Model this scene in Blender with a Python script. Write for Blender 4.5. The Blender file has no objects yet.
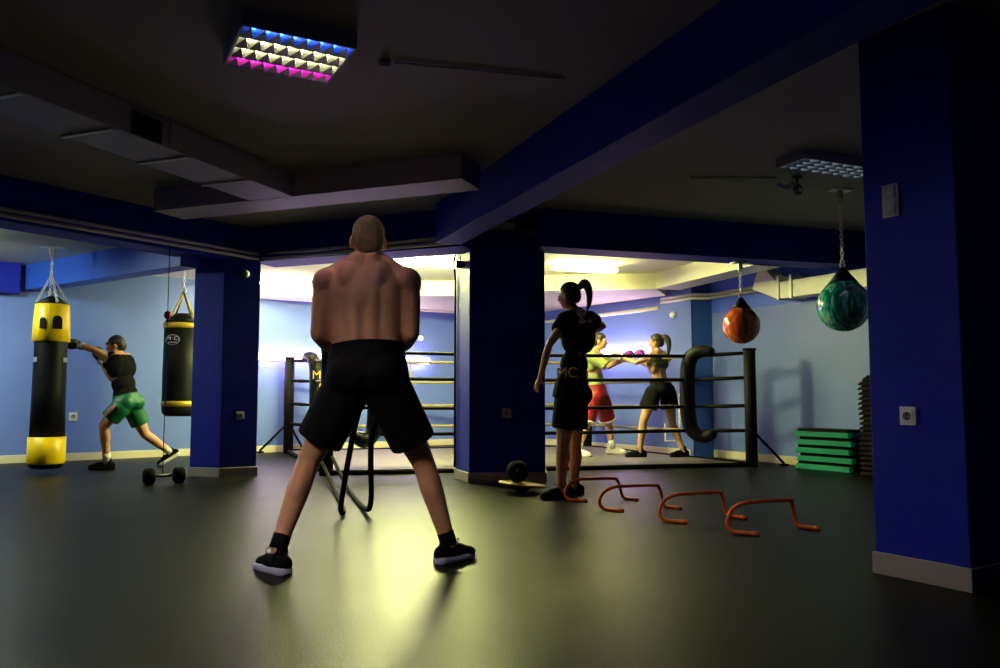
import bpy, bmesh, math, random
from mathutils import Vector, Matrix, Quaternion
random.seed(7)
sc = bpy.context.scene
COL = sc.collection
PI = math.pi
V = Vector

# ------------------------------------------------------------------ camera
CAMH = 0.87
F = 800.0
TH = math.atan(60 / 800)
cam_d = bpy.data.cameras.new('camera'); cam_d.sensor_width = 36.0; cam_d.lens = 36.0 * F / 1000.0
cam_d.clip_start = 0.05; cam_d.clip_end = 100
cam = bpy.data.objects.new('camera', cam_d); COL.objects.link(cam)
cam.location = (0, 0, CAMH); cam.rotation_euler = (PI / 2 + TH, 0, 0)
sc.camera = cam

# ------------------------------------------------------------------ world, exposure
w = bpy.data.worlds.new('night'); sc.world = w; w.use_nodes = True
w.node_tree.nodes['Background'].inputs[0].default_value = (0.02, 0.03, 0.08, 1)
w.node_tree.nodes['Background'].inputs[1].default_value = 0.05
sc.view_settings.view_transform = 'Standard'; sc.view_settings.look = 'None'
sc.view_settings.gamma = 1.0; sc.view_settings.exposure = 1.0
sc.view_settings.use_curve_mapping = False
try:
    sc.cycles.use_denoising = True; sc.cycles.max_bounces = 8; sc.cycles.diffuse_bounces = 5
except Exception: pass

# ------------------------------------------------------------------ light levels
E_TUBE = 80.0       # back room fluorescent tubes
E_BAR = 20.0         # wall light bars
E_MAIN = 26.0        # colour tubes of the louvre fitting
E_SIDE = 105.0
E_NEAR = 130.0       # louvre fitting of the near end of the room

FLUO = (1.0, 0.95, 0.30)

# ------------------------------------------------------------------ points from the photograph
def ray(px, py):
    u = (px - 500) / F; v = (334 - py) / F
    return V((u, math.cos(TH) - v * math.sin(TH), math.sin(TH) + v * math.cos(TH)))
def H(px, py, h):
    d = ray(px, py); return d * ((h - CAMH) / d.z) + V((0, 0, CAMH))
def G(px, py): return H(px, py, 0.0)
def D(px, py, Y):
    d = ray(px, py); return d * (Y / d.y) + V((0, 0, CAMH))

# ------------------------------------------------------------------ materials
def mat(name, col, rough=0.6, metal=0.0, spec=0.5, bump=0.0, bscale=60, var=0.0, vscale=4, emit=None, estr=0, coat=0.0):
    m = bpy.data.materials.new(name); m.use_nodes = True
    nt = m.node_tree; b = nt.nodes['Principled BSDF']
    b.inputs['Base Color'].default_value = (*col, 1); b.inputs['Roughness'].default_value = rough
    b.inputs['Metallic'].default_value = metal; b.inputs['Specular IOR Level'].default_value = spec
    b.inputs['Coat Weight'].default_value = coat
    tc = nt.nodes.new('ShaderNodeTexCoord')
    if var > 0:
        n = nt.nodes.new('ShaderNodeTexNoise'); n.inputs['Scale'].default_value = vscale; n.inputs['Detail'].default_value = 5
        mx = nt.nodes.new('ShaderNodeMix'); mx.data_type = 'RGBA'
        nt.links.new(tc.outputs['Object'], n.inputs['Vector'])
        nt.links.new(n.outputs['Fac'], mx.inputs['Factor'])
        mx.inputs['A'].default_value = (*[c * (1 - var) for c in col], 1)
        mx.inputs['B'].default_value = (*[min(1, c * (1 + var)) for c in col], 1)
        nt.links.new(mx.outputs['Result'], b.inputs['Base Color'])
    if bump > 0:
        n2 = nt.nodes.new('ShaderNodeTexNoise'); n2.inputs['Scale'].default_value = bscale; n2.inputs['Detail'].default_value = 4
        bp = nt.nodes.new('ShaderNodeBump'); bp.inputs['Strength'].default_value = bump; bp.inputs['Distance'].default_value = 0.01
        nt.links.new(tc.outputs['Object'], n2.inputs['Vector'])
        nt.links.new(n2.outputs['Fac'], bp.inputs['Height']); nt.links.new(bp.outputs['Normal'], b.inputs['Normal'])
    if emit:
        b.inputs['Emission Color'].default_value = (*emit, 1); b.inputs['Emission Strength'].default_value = estr
    return m

def marble(name, stops, scale, dist, rough=0.15):
    m = mat(name, stops[0][1], rough, coat=0.6)
    nt = m.node_tree; b = nt.nodes['Principled BSDF']
    tc = nt.nodes.new('ShaderNodeTexCoord'); mp = nt.nodes.new('ShaderNodeMapping')
    mp.inputs['Scale'].default_value = (1.0, 1.0, 0.28)
    n = nt.nodes.new('ShaderNodeTexNoise'); n.inputs['Scale'].default_value = scale; n.inputs['Detail'].default_value = 4
    n.inputs['Distortion'].default_value = dist
    r = nt.nodes.new('ShaderNodeValToRGB')
    r.color_ramp.elements[0].position = stops[0][0]; r.color_ramp.elements[0].color = (*stops[0][1], 1)
    r.color_ramp.elements[1].position = stops[-1][0]; r.color_ramp.elements[1].color = (*stops[-1][1], 1)
    for p, c in stops[1:-1]:
        e = r.color_ramp.elements.new(p); e.color = (*c, 1)
    nt.links.new(tc.outputs['Object'], mp.inputs['Vector']); nt.links.new(mp.outputs[0], n.inputs['Vector'])
    nt.links.new(n.outputs['Fac'], r.inputs[0]); nt.links.new(r.outputs[0], b.inputs['Base Color'])
    return m

M = {}
M['royal'] = mat('royal_blue_paint', (0.003, 0.012, 0.34), 0.65, spec=0.25, bump=0.35, bscale=25, var=0.10, vscale=3)
M['sky'] = mat('light_blue_paint', (0.105, 0.170, 0.50), 0.55, bump=0.15, bscale=30, var=0.06, vscale=2)
M['ceil'] = mat('ceiling_paint', (0.34, 0.31, 0.31), 0.85, bump=0.1, bscale=40, var=0.05, vscale=2)
M['ceil2'] = mat('lower_ceiling_paint', (0.62, 0.62, 0.50), 0.85, var=0.04, vscale=2)
M['duct'] = mat('duct_grey_white', (0.42, 0.39, 0.46), 0.6)
M['cream'] = mat('cream_enamel', (0.66, 0.64, 0.50), 0.4)
M['base'] = mat('skirting_cream', (0.62, 0.55, 0.36), 0.5, var=0.05)
M['basegrey'] = mat('skirting_grey', (0.36, 0.30, 0.26), 0.6, var=0.08)
M['black'] = mat('black_vinyl', (0.004, 0.004, 0.004), 0.5, spec=0.18)
M['matteblack'] = mat('matte_black', (0.004, 0.004, 0.004), 0.85, spec=0.08)
M['cloth'] = mat('black_cloth', (0.006, 0.006, 0.007), 0.9, spec=0.1)
M['blackmetal'] = mat('black_metal', (0.004, 0.0036, 0.003), 0.6, spec=0.12)
M['rope'] = mat('ring_rope_black', (0.005, 0.0045, 0.004), 0.7, spec=0.1)
M['steel'] = mat('galvanised_steel', (0.72, 0.70, 0.62), 0.35, metal=0.35)
M['greypipe'] = mat('grey_pipe', (0.30, 0.28, 0.26), 0.45)
M['white'] = mat('white_plastic', (0.75, 0.74, 0.72), 0.4)
M['silver'] = mat('silver_switch', (0.42, 0.40, 0.44), 0.35, metal=0.3)
M['dark'] = mat('dark_plastic', (0.03, 0.025, 0.04), 0.4)
M['yellow'] = mat('yellow_vinyl', (1.0, 0.66, 0.0), 0.4)
M['gold'] = mat('gold_band', (0.55, 0.36, 0.02), 0.35, metal=0.25)
M['orange'] = mat('hurdle_orange', (1.0, 0.15, 0.01), 0.35, emit=None)
M['green'] = mat('step_green', (0.0, 0.15, 0.10), 0.6, spec=0.1)
M['stepblack'] = mat('step_black', (0.008, 0.005, 0.004), 0.8, spec=0.05)
M['stepgrey'] = mat('step_edge_grey', (0.012, 0.008, 0.010), 0.8, spec=0.05)
M['wood'] = mat('plywood_edge', (0.45, 0.28, 0.05), 0.5, var=0.2, vscale=20)
M['redball'] = mat('red_leather', (0.22, 0.01, 0.01), 0.3)
M['skin'] = mat('skin_tan', (0.74, 0.37, 0.20), 0.5, spec=0.35, var=0.08, vscale=10)
M['skin2'] = mat('skin_light', (0.55, 0.30, 0.17), 0.5, var=0.05, vscale=10)
M['hair'] = mat('hair_brown', (0.025, 0.014, 0.008), 0.55)
M['buzz'] = mat('buzz_cut_hair', (0.26, 0.17, 0.07), 0.8, bump=0.3, bscale=200)
M['redshorts'] = mat('red_satin', (0.24, 0.004, 0.010), 0.5)
M['greenshorts'] = mat('green_satin', (0.0, 0.12, 0.045), 0.5)
M['pink'] = mat('pink_trim', (0.85, 0.10, 0.25), 0.5)
M['olive'] = mat('olive_cloth', (0.10, 0.095, 0.02), 0.85)
M['lime'] = mat('pale_green_sleeve', (0.26, 0.30, 0.10), 0.8)
M['whitecloth'] = mat('white_cloth', (0.75, 0.75, 0.68), 0.7)
M['sole'] = mat('white_shoe_sole', (0.55, 0.55, 0.72), 0.5)
M['purple'] = mat('purple_glove', (0.30, 0.02, 0.50), 0.35)
M['greyglove'] = mat('grey_glove', (0.04, 0.05, 0.055), 0.4)
M['eye'] = mat('eye_dark', (0.01, 0.008, 0.006), 0.2)
M['lip'] = mat('lip', (0.25, 0.07, 0.06), 0.5)
M['tube'] = mat('fluorescent_tube', (1, 1, 1), 0.5, emit=FLUO, estr=E_TUBE)
M['tubeside'] = mat('side_fluorescent_tube', (1, 1, 1), 0.5, emit=(0.85, 1.0, 0.82), estr=E_SIDE)
M['tubelow'] = mat('softer_fluorescent_tube', (1, 1, 1), 0.5, emit=(1.0, 0.95, 0.5), estr=E_TUBE * 0.55)
M['tubehot'] = mat('bright_fluorescent_tube', (1, 1, 1), 0.5, emit=(0.95, 1.0, 0.36), estr=E_TUBE * 5.0)
M['bar'] = mat('pink_white_tube', (1, 1, 1), 0.5, emit=(1.0, 0.62, 1.0), estr=E_BAR)
M['tblue'] = mat('blue_tube', (0.2, 0.3, 1), 0.5, emit=(0.02, 0.12, 1.0), estr=E_MAIN)
M['twhite'] = mat('warm_white_tube', (1, 1, 1), 0.5, emit=(1.0, 1.0, 0.45), estr=E_MAIN * 1.1)
M['tpink'] = mat('magenta_tube', (1, 0.2, 0.8), 0.5, emit=(1.0, 0.02, 0.55), estr=E_MAIN)
M['water_teal'] = marble('teal_marbled_vinyl', [(0.0, (0.0, 0.04, 0.03)), (0.40, (0.0, 0.20, 0.15)), (0.48, (0.0, 0.50, 0.36)), (0.58, (0.35, 0.90, 0.75)), (0.63, (0.0, 0.40, 0.30)), (0.68, (0.7, 0.04, 0.02)), (1.0, (0.0, 0.4, 0.3))], 7.0, 2.5)
M['water_orange'] = marble('orange_marbled_vinyl', [(0.0, (0.15, 0.01, 0.0)), (0.42, (0.42, 0.05, 0.0)), (0.56, (0.75, 0.14, 0.01)), (0.66, (0.85, 0.45, 0.15)), (1.0, (0.3, 0.03, 0.0))], 7.0, 2.0)
M['mat'] = mat('ring_mat_brown', (0.11, 0.095, 0.075), 0.55, var=0.1, vscale=3)

def floor_mat():
    m = mat('black_rubber_floor', (0.03, 0.03, 0.026), 0.42, spec=0.10, bump=0.15, bscale=120)
    nt = m.node_tree; b = nt.nodes['Principled BSDF']
    tc = nt.nodes.new('ShaderNodeTexCoord')
    n = nt.nodes.new('ShaderNodeTexNoise'); n.inputs['Scale'].default_value = 1.3; n.inputs['Detail'].default_value = 6
    r = nt.nodes.new('ShaderNodeValToRGB')
    r.color_ramp.elements[0].position = 0.3; r.color_ramp.elements[0].color = (0.003, 0.003, 0.0025, 1)
    r.color_ramp.elements[1].position = 0.75; r.color_ramp.elements[1].color = (0.008, 0.0075, 0.006, 1)
    nt.links.new(tc.outputs['Object'], n.inputs['Vector']); nt.links.new(n.outputs['Fac'], r.inputs[0])
    nt.links.new(r.outputs[0], b.inputs['Base Color'])
    mr = nt.nodes.new('ShaderNodeMapRange'); mr.inputs['To Min'].default_value = 0.36; mr.inputs['To Max'].default_value = 0.46
    nt.links.new(n.outputs['Fac'], mr.inputs['Value']); nt.links.new(mr.outputs[0], b.inputs['Roughness'])
    return m
M['floor'] = floor_mat()

# ------------------------------------------------------------------ mesh helpers
class MB:
    def __init__(s): s.bm = bmesh.new()
    def add(s, verts, faces, smooth=False):
        vs = [s.bm.verts.new(v) for v in verts]
        for f in faces:
            try:
                fc = s.bm.faces.new([vs[i] for i in f]); fc.smooth = smooth
            except ValueError: pass
        return s
    def box(s, c, size, rz=0.0, R=None):
        R = R or Matrix.Rotation(rz, 3, 'Z'); x, y, z = [k / 2 for k in size]; c = V(c)
        vs = [c + R @ V((a * x, b * y, d * z)) for d in (-1, 1) for a, b in ((-1, -1), (1, -1), (1, 1), (-1, 1))]
        return s.add(vs, [(3, 2, 1, 0), (4, 5, 6, 7), (0, 1, 5, 4), (1, 2, 6, 5), (2, 3, 7, 6), (3, 0, 4, 7)])
    def prism(s, pts, z0, z1, z1s=None):
        n = len(pts)
        a = sum(pts[i][0] * pts[(i + 1) % n][1] - pts[(i + 1) % n][0] * pts[i][1] for i in range(n))
        if a < 0: pts = pts[::-1]
        vs = [V((p[0], p[1], z0)) for p in pts] + [V((p[0], p[1], z1)) for p in pts]
        fs = [tuple(range(n - 1, -1, -1)), tuple(range(n, 2 * n))] + [(i, (i + 1) % n, n + (i + 1) % n, n + i) for i in range(n)]
        return s.add(vs, fs)
    def tube(s, pts, r, seg=10, closed=False, caps=True, flat=None):
        pts = [V(p) for p in pts]; n = len(pts); rings = []; prev = None
        for i, p in enumerate(pts):
            if closed: t = pts[(i + 1) % n] - pts[i - 1]
            elif i == 0: t = pts[1] - pts[0]
            elif i == n - 1: t = pts[-1] - pts[-2]
            else: t = pts[i + 1] - pts[i - 1]
            t.normalize()
            if prev is None:
                a = V((0, 0, 1)) if abs(t.z) < 0.9 else V((1, 0, 0)); u = t.cross(a).normalized()
            else:
                u = (prev - t * prev.dot(t)).normalized()
            prev = u; v = t.cross(u)
            rr = r[i] if isinstance(r, (list, tuple)) else r
            fy = flat or 1.0
            rings.append([p + u * rr * math.cos(2 * PI * k / seg) + v * rr * fy * math.sin(2 * PI * k / seg) for k in range(seg)])
        vs = [x for ring in rings for x in ring]; fs = []
        m = n if closed else n - 1
        for i in range(m):
            for k in range(seg):
                a = i * seg + k; b = i * seg + (k + 1) % seg; j = (i + 1) % n
                fs.append((a, b, j * seg + (k + 1) % seg, j * seg + k))
        if not closed and caps:
            fs.append(tuple(range(seg - 1, -1, -1))); fs.append(tuple((n - 1) * seg + k for k in range(seg)))
        return s.add(vs, fs, True)
    def lathe(s, prof, c=(0, 0, 0), seg=32, axis=None, cap=True):
        c = V(c); R = Matrix.Identity(3)
        if axis is not None: R = V((0, 0, 1)).rotation_difference(V(axis)).to_matrix()
        vs = []; fs = []
        for r, z in prof:
            for k in range(seg):
                a = 2 * PI * k / seg; vs.append(c + R @ V((max(r, 1e-4) * math.cos(a), max(r, 1e-4) * math.sin(a), z)))
        for i in range(len(prof) - 1):
            for k in range(seg):
                fs.append((i * seg + k, i * seg + (k + 1) % seg, (i + 1) * seg + (k + 1) % seg, (i + 1) * seg + k))
        if cap:
            fs.append(tuple(range(seg - 1, -1, -1))); fs.append(tuple((len(prof) - 1) * seg + k for k in range(seg)))
        return s.add(vs, fs, True)
    def ell(s, c, rad, R=None, seg=20, rings=12):
        c = V(c); R = R or Matrix.Identity(3); vs = []; fs = []
        for i in range(rings + 1):
            t = PI * i / rings
            for k in range(seg):
                a = 2 * PI * k / seg
                sx = max(math.sin(t), 1e-3)
                vs.append(c + R @ V((rad[0] * sx * math.cos(a), rad[1] * sx * math.sin(a), -rad[2] * math.cos(t))))
        for i in range(rings):
            for k in range(seg):
                fs.append((i * seg + k, i * seg + (k + 1) % seg, (i + 1) * seg + (k + 1) % seg, (i + 1) * seg + k))
        fs.append(tuple(range(seg - 1, -1, -1))); fs.append(tuple(rings * seg + k for k in range(seg)))
        return s.add(vs, fs, True)
    def cone(s, a, ra, b, rb, caps=True, seg=16):
        a = V(a); b = V(b); s.tube([a, b], [ra, rb], seg)
        if caps: s.ell(a, (ra,) * 3, seg=14, rings=8); s.ell(b, (rb,) * 3, seg=14, rings=8)
        return s
    def torus(s, c, R_, r, rot=None, seg=14, ms=8, sx=1.0):
        rot = rot or Matrix.Identity(3); c = V(c)
        return s.tube([c + rot @ V((R_ * math.cos(2 * PI * k / seg) * sx, R_ * math.sin(2 * PI * k / seg), 0)) for k in range(seg)], r, ms, closed=True)
    def mesh(s, name, recalc=True):
        if recalc: bmesh.ops.recalc_face_normals(s.bm, faces=s.bm.faces[:])
        me = bpy.data.meshes.new(name); s.bm.to_mesh(me); s.bm.free(); return me
    def build(s, name, m, parent=None, bevel=0.0):
        me = s.mesh(name)
        me.materials.append(M[m] if isinstance(m, str) else m)
        o = bpy.data.objects.new(name, me); COL.objects.link(o)
        if bevel:
            b = o.modifiers.new('bevel', 'BEVEL'); b.width = bevel; b.segments = 2; b.limit_method = 'ANGLE'
        if parent: put(o, parent)
        return o

def put(o, parent):
    """meshes are written in world coordinates; move them into the parent's frame"""
    if getattr(o, 'type', '') == 'MESH' and not o.get('_local'):
        o.data.transform(wmat(parent).inverted())
        o['_local'] = 1
    o.parent = parent
def wmat(o):
    m = o.matrix_basis.copy(); p = o.parent
    while p: m = p.matrix_basis @ m; p = p.parent
    return m

def tag(o, label, cat, group=None):
    o['label'] = label; o['category'] = cat
    if group: o['group'] = group
    return o
def thing(name, label, cat, loc=(0, 0, 0), rz=0.0, group=None):
    o = bpy.data.objects.new(name, None); COL.objects.link(o); o.empty_display_size = 0.1
    o.location = loc; o.rotation_euler = (0, 0, rz)
    return tag(o, label, cat, group)
def struct(o, label=None):
    o['kind'] = 'structure'
    if label: o['label'] = label
    return o
def copy_thing(root, loc, rz, label, group=None):
    r = root.copy(); COL.objects.link(r); r.location = loc; r.rotation_euler = (0, 0, rz); r['label'] = label
    if group: r['group'] = group
    for ch in list(root.children):
        c = ch.copy(); COL.objects.link(c); c.parent = r
        for g in list(ch.children):
            d = g.copy(); COL.objects.link(d); d.parent = c
    return r
def origin_here(o):
    """give a one-mesh thing an origin at its own base centre"""
    vs = [v.co for v in o.data.vertices]
    c = V(((min(v.x for v in vs) + max(v.x for v in vs)) / 2, (min(v.y for v in vs) + max(v.y for v in vs)) / 2, min(v.z for v in vs)))
    o.data.transform(Matrix.Translation(-c)); o.location = c
    return o

def bez(p0, p1, p2, p3, n=14):
    out = []
    for i in range(n + 1):
        t = i / n; out.append(V(p0) * (1 - t) ** 3 + V(p1) * 3 * t * (1 - t) ** 2 + V(p2) * 3 * t * t * (1 - t) + V(p3) * t ** 3)
    return out
def spline(pts, n=8):
    pts = [V(p) for p in pts]; out = []
    P = [pts[0] * 2 - pts[1]] + pts + [pts[-1] * 2 - pts[-2]]
    for i in range(1, len(P) - 2):
        for k in range(n):
            t = k / n; a, b, c, d = P[i - 1], P[i], P[i + 1], P[i + 2]
            out.append(0.5 * ((2 * b) + (c - a) * t + (2 * a - 5 * b + 4 * c - d) * t * t + (3 * b - a - 3 * c + d) * t ** 3))
    out.append(pts[-1]); return out

# ================================================================== THE ROOM
HC, HL, HB = 2.68, 2.52, 2.30          # main ceiling, rear ceiling, beam bottoms
K = V((0.27, 14.65, 0))
WLdir = (K - V((-6.3, 10.09, 0))).normalized()
WL1 = K - WLdir * 10.5
WRc = V((2.67, 11.26, 0))               # where the right back wall meets the corner pillar
RW0 = V((2.98, 11.2, 0)); RWdir = V((0.68, -1.33, 0)).normalized()
RW1 = RW0 + RWdir * 8.0
def xy(p): return (p[0], p[1])

floor = struct(MB().prism([(-12, -4.5), (9, -4.5), (9, 16), (-12, 16)], -0.1, 0).build('floor', 'floor'), 'black rubber gym floor')
def wall(name, a, b, h, m, th=0.15, side=1, label=None, z0=0.0):
    a = V(a); b = V(b); d = (b - a).normalized(); n = V((-d.y, d.x, 0)) * side * th
    o = MB().prism([xy(a), xy(b), xy(b + n), xy(a + n)], z0, h).build(name, m)
    return struct(o, label)
def skirting(name, a, b, m='base', h=0.10, th=0.015, side=-1):
    a = V(a); b = V(b); d = (b - a).normalized(); n = V((-d.y, d.x, 0)) * side * th
    return struct(MB().prism([xy(a), xy(b), xy(b + n), xy(a + n)], 0, h).build(name, m, bevel=0.003))
wall('wall_left', WL1, K + WLdir * 0.1, HC, 'sky', label='long light blue wall at the left rear')
wall('wall_back', K, WRc, HC, 'sky', label='light blue wall behind the boxing ring')
# right wall in two tones: pale below two metres, deep blue above
wall('wall_right', RW0, RW1, 2.0, 'sky', side=1, label='right wall, pale blue lower part')
M['midblue'] = mat('mid_blue_paint', (0.025, 0.105, 0.58), 0.5, bump=0.15, bscale=30)
wall('wall_right', RW0, RW1, HC, 'midblue', side=1, label='right wall, deeper blue upper part', z0=2.0)
wall('wall_side', WL1, (-8.2, -4.2, 0), HC, 'royal', side=-1)
wall('wall_rear', (-8.2, -4.2, 0), (7.4, -4.2, 0), HC, 'royal', side=-1)
wall('wall_side', RW1, (7.4, -4.2, 0), HC, 'royal', side=1)
skirting('baseboard_left', WL1, K); skirting('baseboard_back', K, WRc); skirting('baseboard_right', RW0, RW1)
# corner pillar of the two right walls; shade is put into its front colour
pd = V((0.20, -0.10, 0))
o = struct(MB().prism([(2.40, 11.74), (2.70, 11.22), (3.02, 11.20), (3.2, 11.9)], 0, HL).build('wall_pillar', M.setdefault('pillarshade', mat('shaded_pillar_blue', (0.02, 0.065, 0.33), 0.6, spec=0.25))), 'blue corner pillar behind the ring, front coloured darker as its shaded side')
o = struct(MB().prism([(2.30, 11.84), (2.44, 11.60), (2.69, 11.21), (2.695, 11.23), (2.60, 11.9)], 0, HL).build('wall_pillar_side', 'sky'), 'light blue side of the corner pillar')

# corners of the two front columns and the beams between them
cc = [G(454, 478.3), G(468, 483.3), G(547, 482.5)]
lc = [G(187.5, 476.5), G(218.7, 477.8), G(257.5, 475.8)]
rc0, rc1 = G(872.5, 572.8), G(972.6, 593.7)
def column(pts, h, label, inset=0.012, bh=0.10, name='column'):
    c = sum(pts, V((0, 0, 0))) / len(pts)
    ins = [p + (c - p).normalized() * inset * 1.4 for p in pts]
    o = struct(MB().prism([xy(p) for p in ins], 0, h).build(name, 'royal', bevel=0.006), label)
    b = struct(MB().prism([xy(p) for p in pts], 0, bh).build('baseboard_' + name, 'basegrey', bevel=0.004))
    return o
cb = (cc[0] - cc[1])
column([cc[0], cc[1], cc[2], cc[2] + V((0.02, 0.5, 0)), cc[0] + V((0.05, 0.15, 0))], HC, 'dark blue column in the middle of the gym', name='column')
column([lc[0], lc[1], lc[2], lc[2] + V((-0.17, 0.42, 0)), lc[0] + V((0.05, 0.42, 0))], HC, 'dark blue column left of the shirtless man', name='column')
rd = (rc1 - rc0).normalized(); rn = V((-rd.y, rd.x, 0))
if rn.x < 0: rn = -rn
column([rc0, rc1, rc1 + rn * 0.62, rc0 + rn * 0.62], HC, 'large dark blue column at the right foreground', bh=0.105, name='column')

def beam(name, a, b, depth, z0, z1, m='royal', away=True, label=None):
    """a,b: front lower edge points; z0 may be a pair"""
    za, zb = (z0 if isinstance(z0, tuple) else (z0, z0))
    a = V((a[0], a[1], 0)); b = V((b[0], b[1], 0)); d = (b - a).normalized(); n = V((-d.y, d.x, 0))
    if (n.y < 0) == away: n = -n
    n *= depth
    P = [a, b, b + n, a + n]; Z = [za, zb, zb, za]
    vs = [V((p.x, p.y, z)) for p, z in zip(P, Z)] + [V((p.x, p.y, z1)) for p in P]
    mb = MB().add(vs, [(3, 2, 1, 0), (4, 5, 6, 7), (0, 1, 5, 4), (1, 2, 6, 5), (2, 3, 7, 6), (3, 0, 4, 7)])
    return struct(mb.build(name, m, bevel=0.004), label)
b1a = H(-120, 201, HB); b1b = H(205, 252, HB)
b1b = V((lc[2].x, lc[2].y, 0)) + V((-0.16, 0.02, 0))
b1a0 = H(0, 220, HB); dd = (V((b1b.x, b1b.y, 0)) - V((b1a0.x, b1a0.y, 0))).normalized()
beam('beam', b1a0 - dd * 3.5, b1b + dd * 0.15, 0.35, HB, HC, label='blue ceiling beam over the left opening')
mA = V((lc[2].x - 0.12, lc[2].y - 0.02, 0)); mB = V((-0.36, 7.66, 0))
beam('beam', mA, mB, 0.42, HB, HC, label='dark blue beam above the shirtless man')
b3a = H(545, 246.5, HB); b3b = H(865, 265.5, HB)
b3a = V((cc[2].x - 0.02, b3a.y, 0)); d3 = (V((b3b.x, b3b.y, 0)) - b3a).normalized()
beam('beam', b3a - d3 * 0.04, b3b + d3 * 0.25, 0.35, HB, HC, label='blue beam over the right opening')
mb0 = H(500, 175, HC); mb1 = H(745, 0, HC)
r0 = H(562, 193, HB); r1 = H(858, 42, HB)
dm = (V((r1.x, r1.y, 0)) - V((r0.x, r0.y, 0))).normalized()
nm = V((-dm.y, dm.x, 0));  nm = -nm if nm.x > 0 else nm
far = V((r0.x, r0.y, 0)) - dm * 2.15; near = V((r1.x, r1.y, 0)) + dm * 5.5
struct(MB().prism([xy(far), xy(near), xy(near + nm * 0.25), xy(far + nm * 0.25)], HB, HC).build('beam', 'royal', bevel=0.004), 'long blue ceiling beam running to the right column')
# beam across the left bay
b4a = H(48, 286, 2.20); b4b = H(205, 262, 2.20)
d4 = (V((b4b.x, b4b.y, 0)) - V((b4a.x, b4a.y, 0))).normalized()
beam('beam', b4a - d4 * 0.6, b4b - d4 * 0.42, 0.22, 2.20, HC, 'midblue', label='mid blue beam crossing the left bay')
wn = V((WLdir.y, -WLdir.x, 0))
sA = V((-6.15, 10.16, 0)) + wn * 0.0
struct(MB().prism([xy(sA), xy(sA - WLdir * 4.5), xy(sA - WLdir * 4.5 + wn * 0.16), xy(sA + wn * 0.16)], 2.14, HL).build('beam', 'royal'), 'dark blue beam along the left wall')

# ceilings
struct(MB().prism([(-12, -4.5), (9, -4.5), (9, 16), (-12, 16)], HC, HC + 0.1).build('ceiling', 'ceil'), 'dark plaster ceiling of the main room')
off = V((0, 0.12, 0))
lowpoly = [xy(b1a0 - dd * 3.5 + off), xy(V((b1b.x, b1b.y, 0)) + off), xy(mB + off), xy(b3a + off), xy(V((b3b.x, b3b.y, 0)) + d3 * 3.0 + off), (6.0, 16), (-12, 16), (-12, b1a0.y - 1)]
struct(MB().prism(lowpoly, HL, HL + 0.04).build('ceiling', 'ceil2'), 'pale lower ceiling over the ring area')

# dropped soffit over the back of the ring
s1 = [H(225, 297, 2.30), H(345, 296, 2.30), H(455, 295.5, 2.30), H(543, 291, 2.30), H(656, 289, 2.30)]
sof = [xy(p) for p in s1] + [(2.45, 11.65), xy(K), xy(K - WLdir * 5.1)]
struct(MB().prism(sof, 2.30, HL).build('ceiling_soffit', 'cream'), 'cream dropped soffit along the rear walls')
e0, e1 = s1[-1], H(775, 260, 2.30)
de = (e1 - e0); de.z = 0; de.normalize(); ne = V((-de.y, de.x, 0)); ne = -ne if ne.x < 0 else ne
struct(MB().prism([xy(e0), xy(e1 - de * 0.25), xy(e1 - de * 0.25 + ne * 0.36), xy(e0 + ne * 0.36)], 2.30, HL).build('ceiling_soffit', 'cream'), 'cream boxed soffit running toward the right wall')

# ================================================================== DUCTS IN THE MAIN ROOM
ca, cb_ = H(292, 196.5, 2.48), H(461.5, 178.5, 2.48)
dc = (cb_ - ca); dc.z = 0; dc.normalize(); nc = V((-dc.y, dc.x, 0)); nc = -nc if nc.y < 0 else nc
cl = H(153, 211, 2.48)
left_end = ca - dc * ((ca - cl).length)
t = thing('ceiling_duct', 'long pale ventilation duct with a crosspiece hung below the main ceiling', 'duct', (ca.x, ca.y, 2.48))
MB().prism([xy(left_end), xy(cb_), xy(cb_ + nc * 0.37), xy(left_end + nc * 0.37)], 2.48, HC - 0.002).build('cross_duct', 'duct', t, bevel=0.004)
mn = H(0, 84, 2.48); dmn = (V((mn.x, mn.y, 0)) - V((ca.x, ca.y, 0))).normalized(); wn2 = V((-dmn.y, dmn.x, 0)); wn2 = -wn2 if wn2.x > 0 else wn2
a0 = V((ca.x, ca.y, 0)) - V((0, 0.002, 0)); a1 = a0 + dmn * 6.0
MB().prism([xy(a0 - dmn * .02), xy(a1), xy(a1 + wn2 * 0.43), xy(a0 - dmn * .02 + wn2 * 0.43)], 2.482, HC - 0.004).build('main_duct', 'duct', t, bevel=0.004)
for dist in (0.55, 1.18, 1.80, 2.42, 3.05):
    p = a0 + dmn * dist + wn2 * 0.215
    MB().box((p.x, p.y, 2.476), (0.03, 0.43, 0.012), math.atan2(dmn.y, dmn.x)).build('strap', 'white', t)
for dist in (1.35, 2.6):
    p = a0 + dmn * dist - wn2 * 0.006
    MB().box((p.x, p.y, 2.58), (0.02, 0.012, 0.19), math.atan2(dmn.y, dmn.x)).build('joint_flange', 'duct', t)
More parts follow.
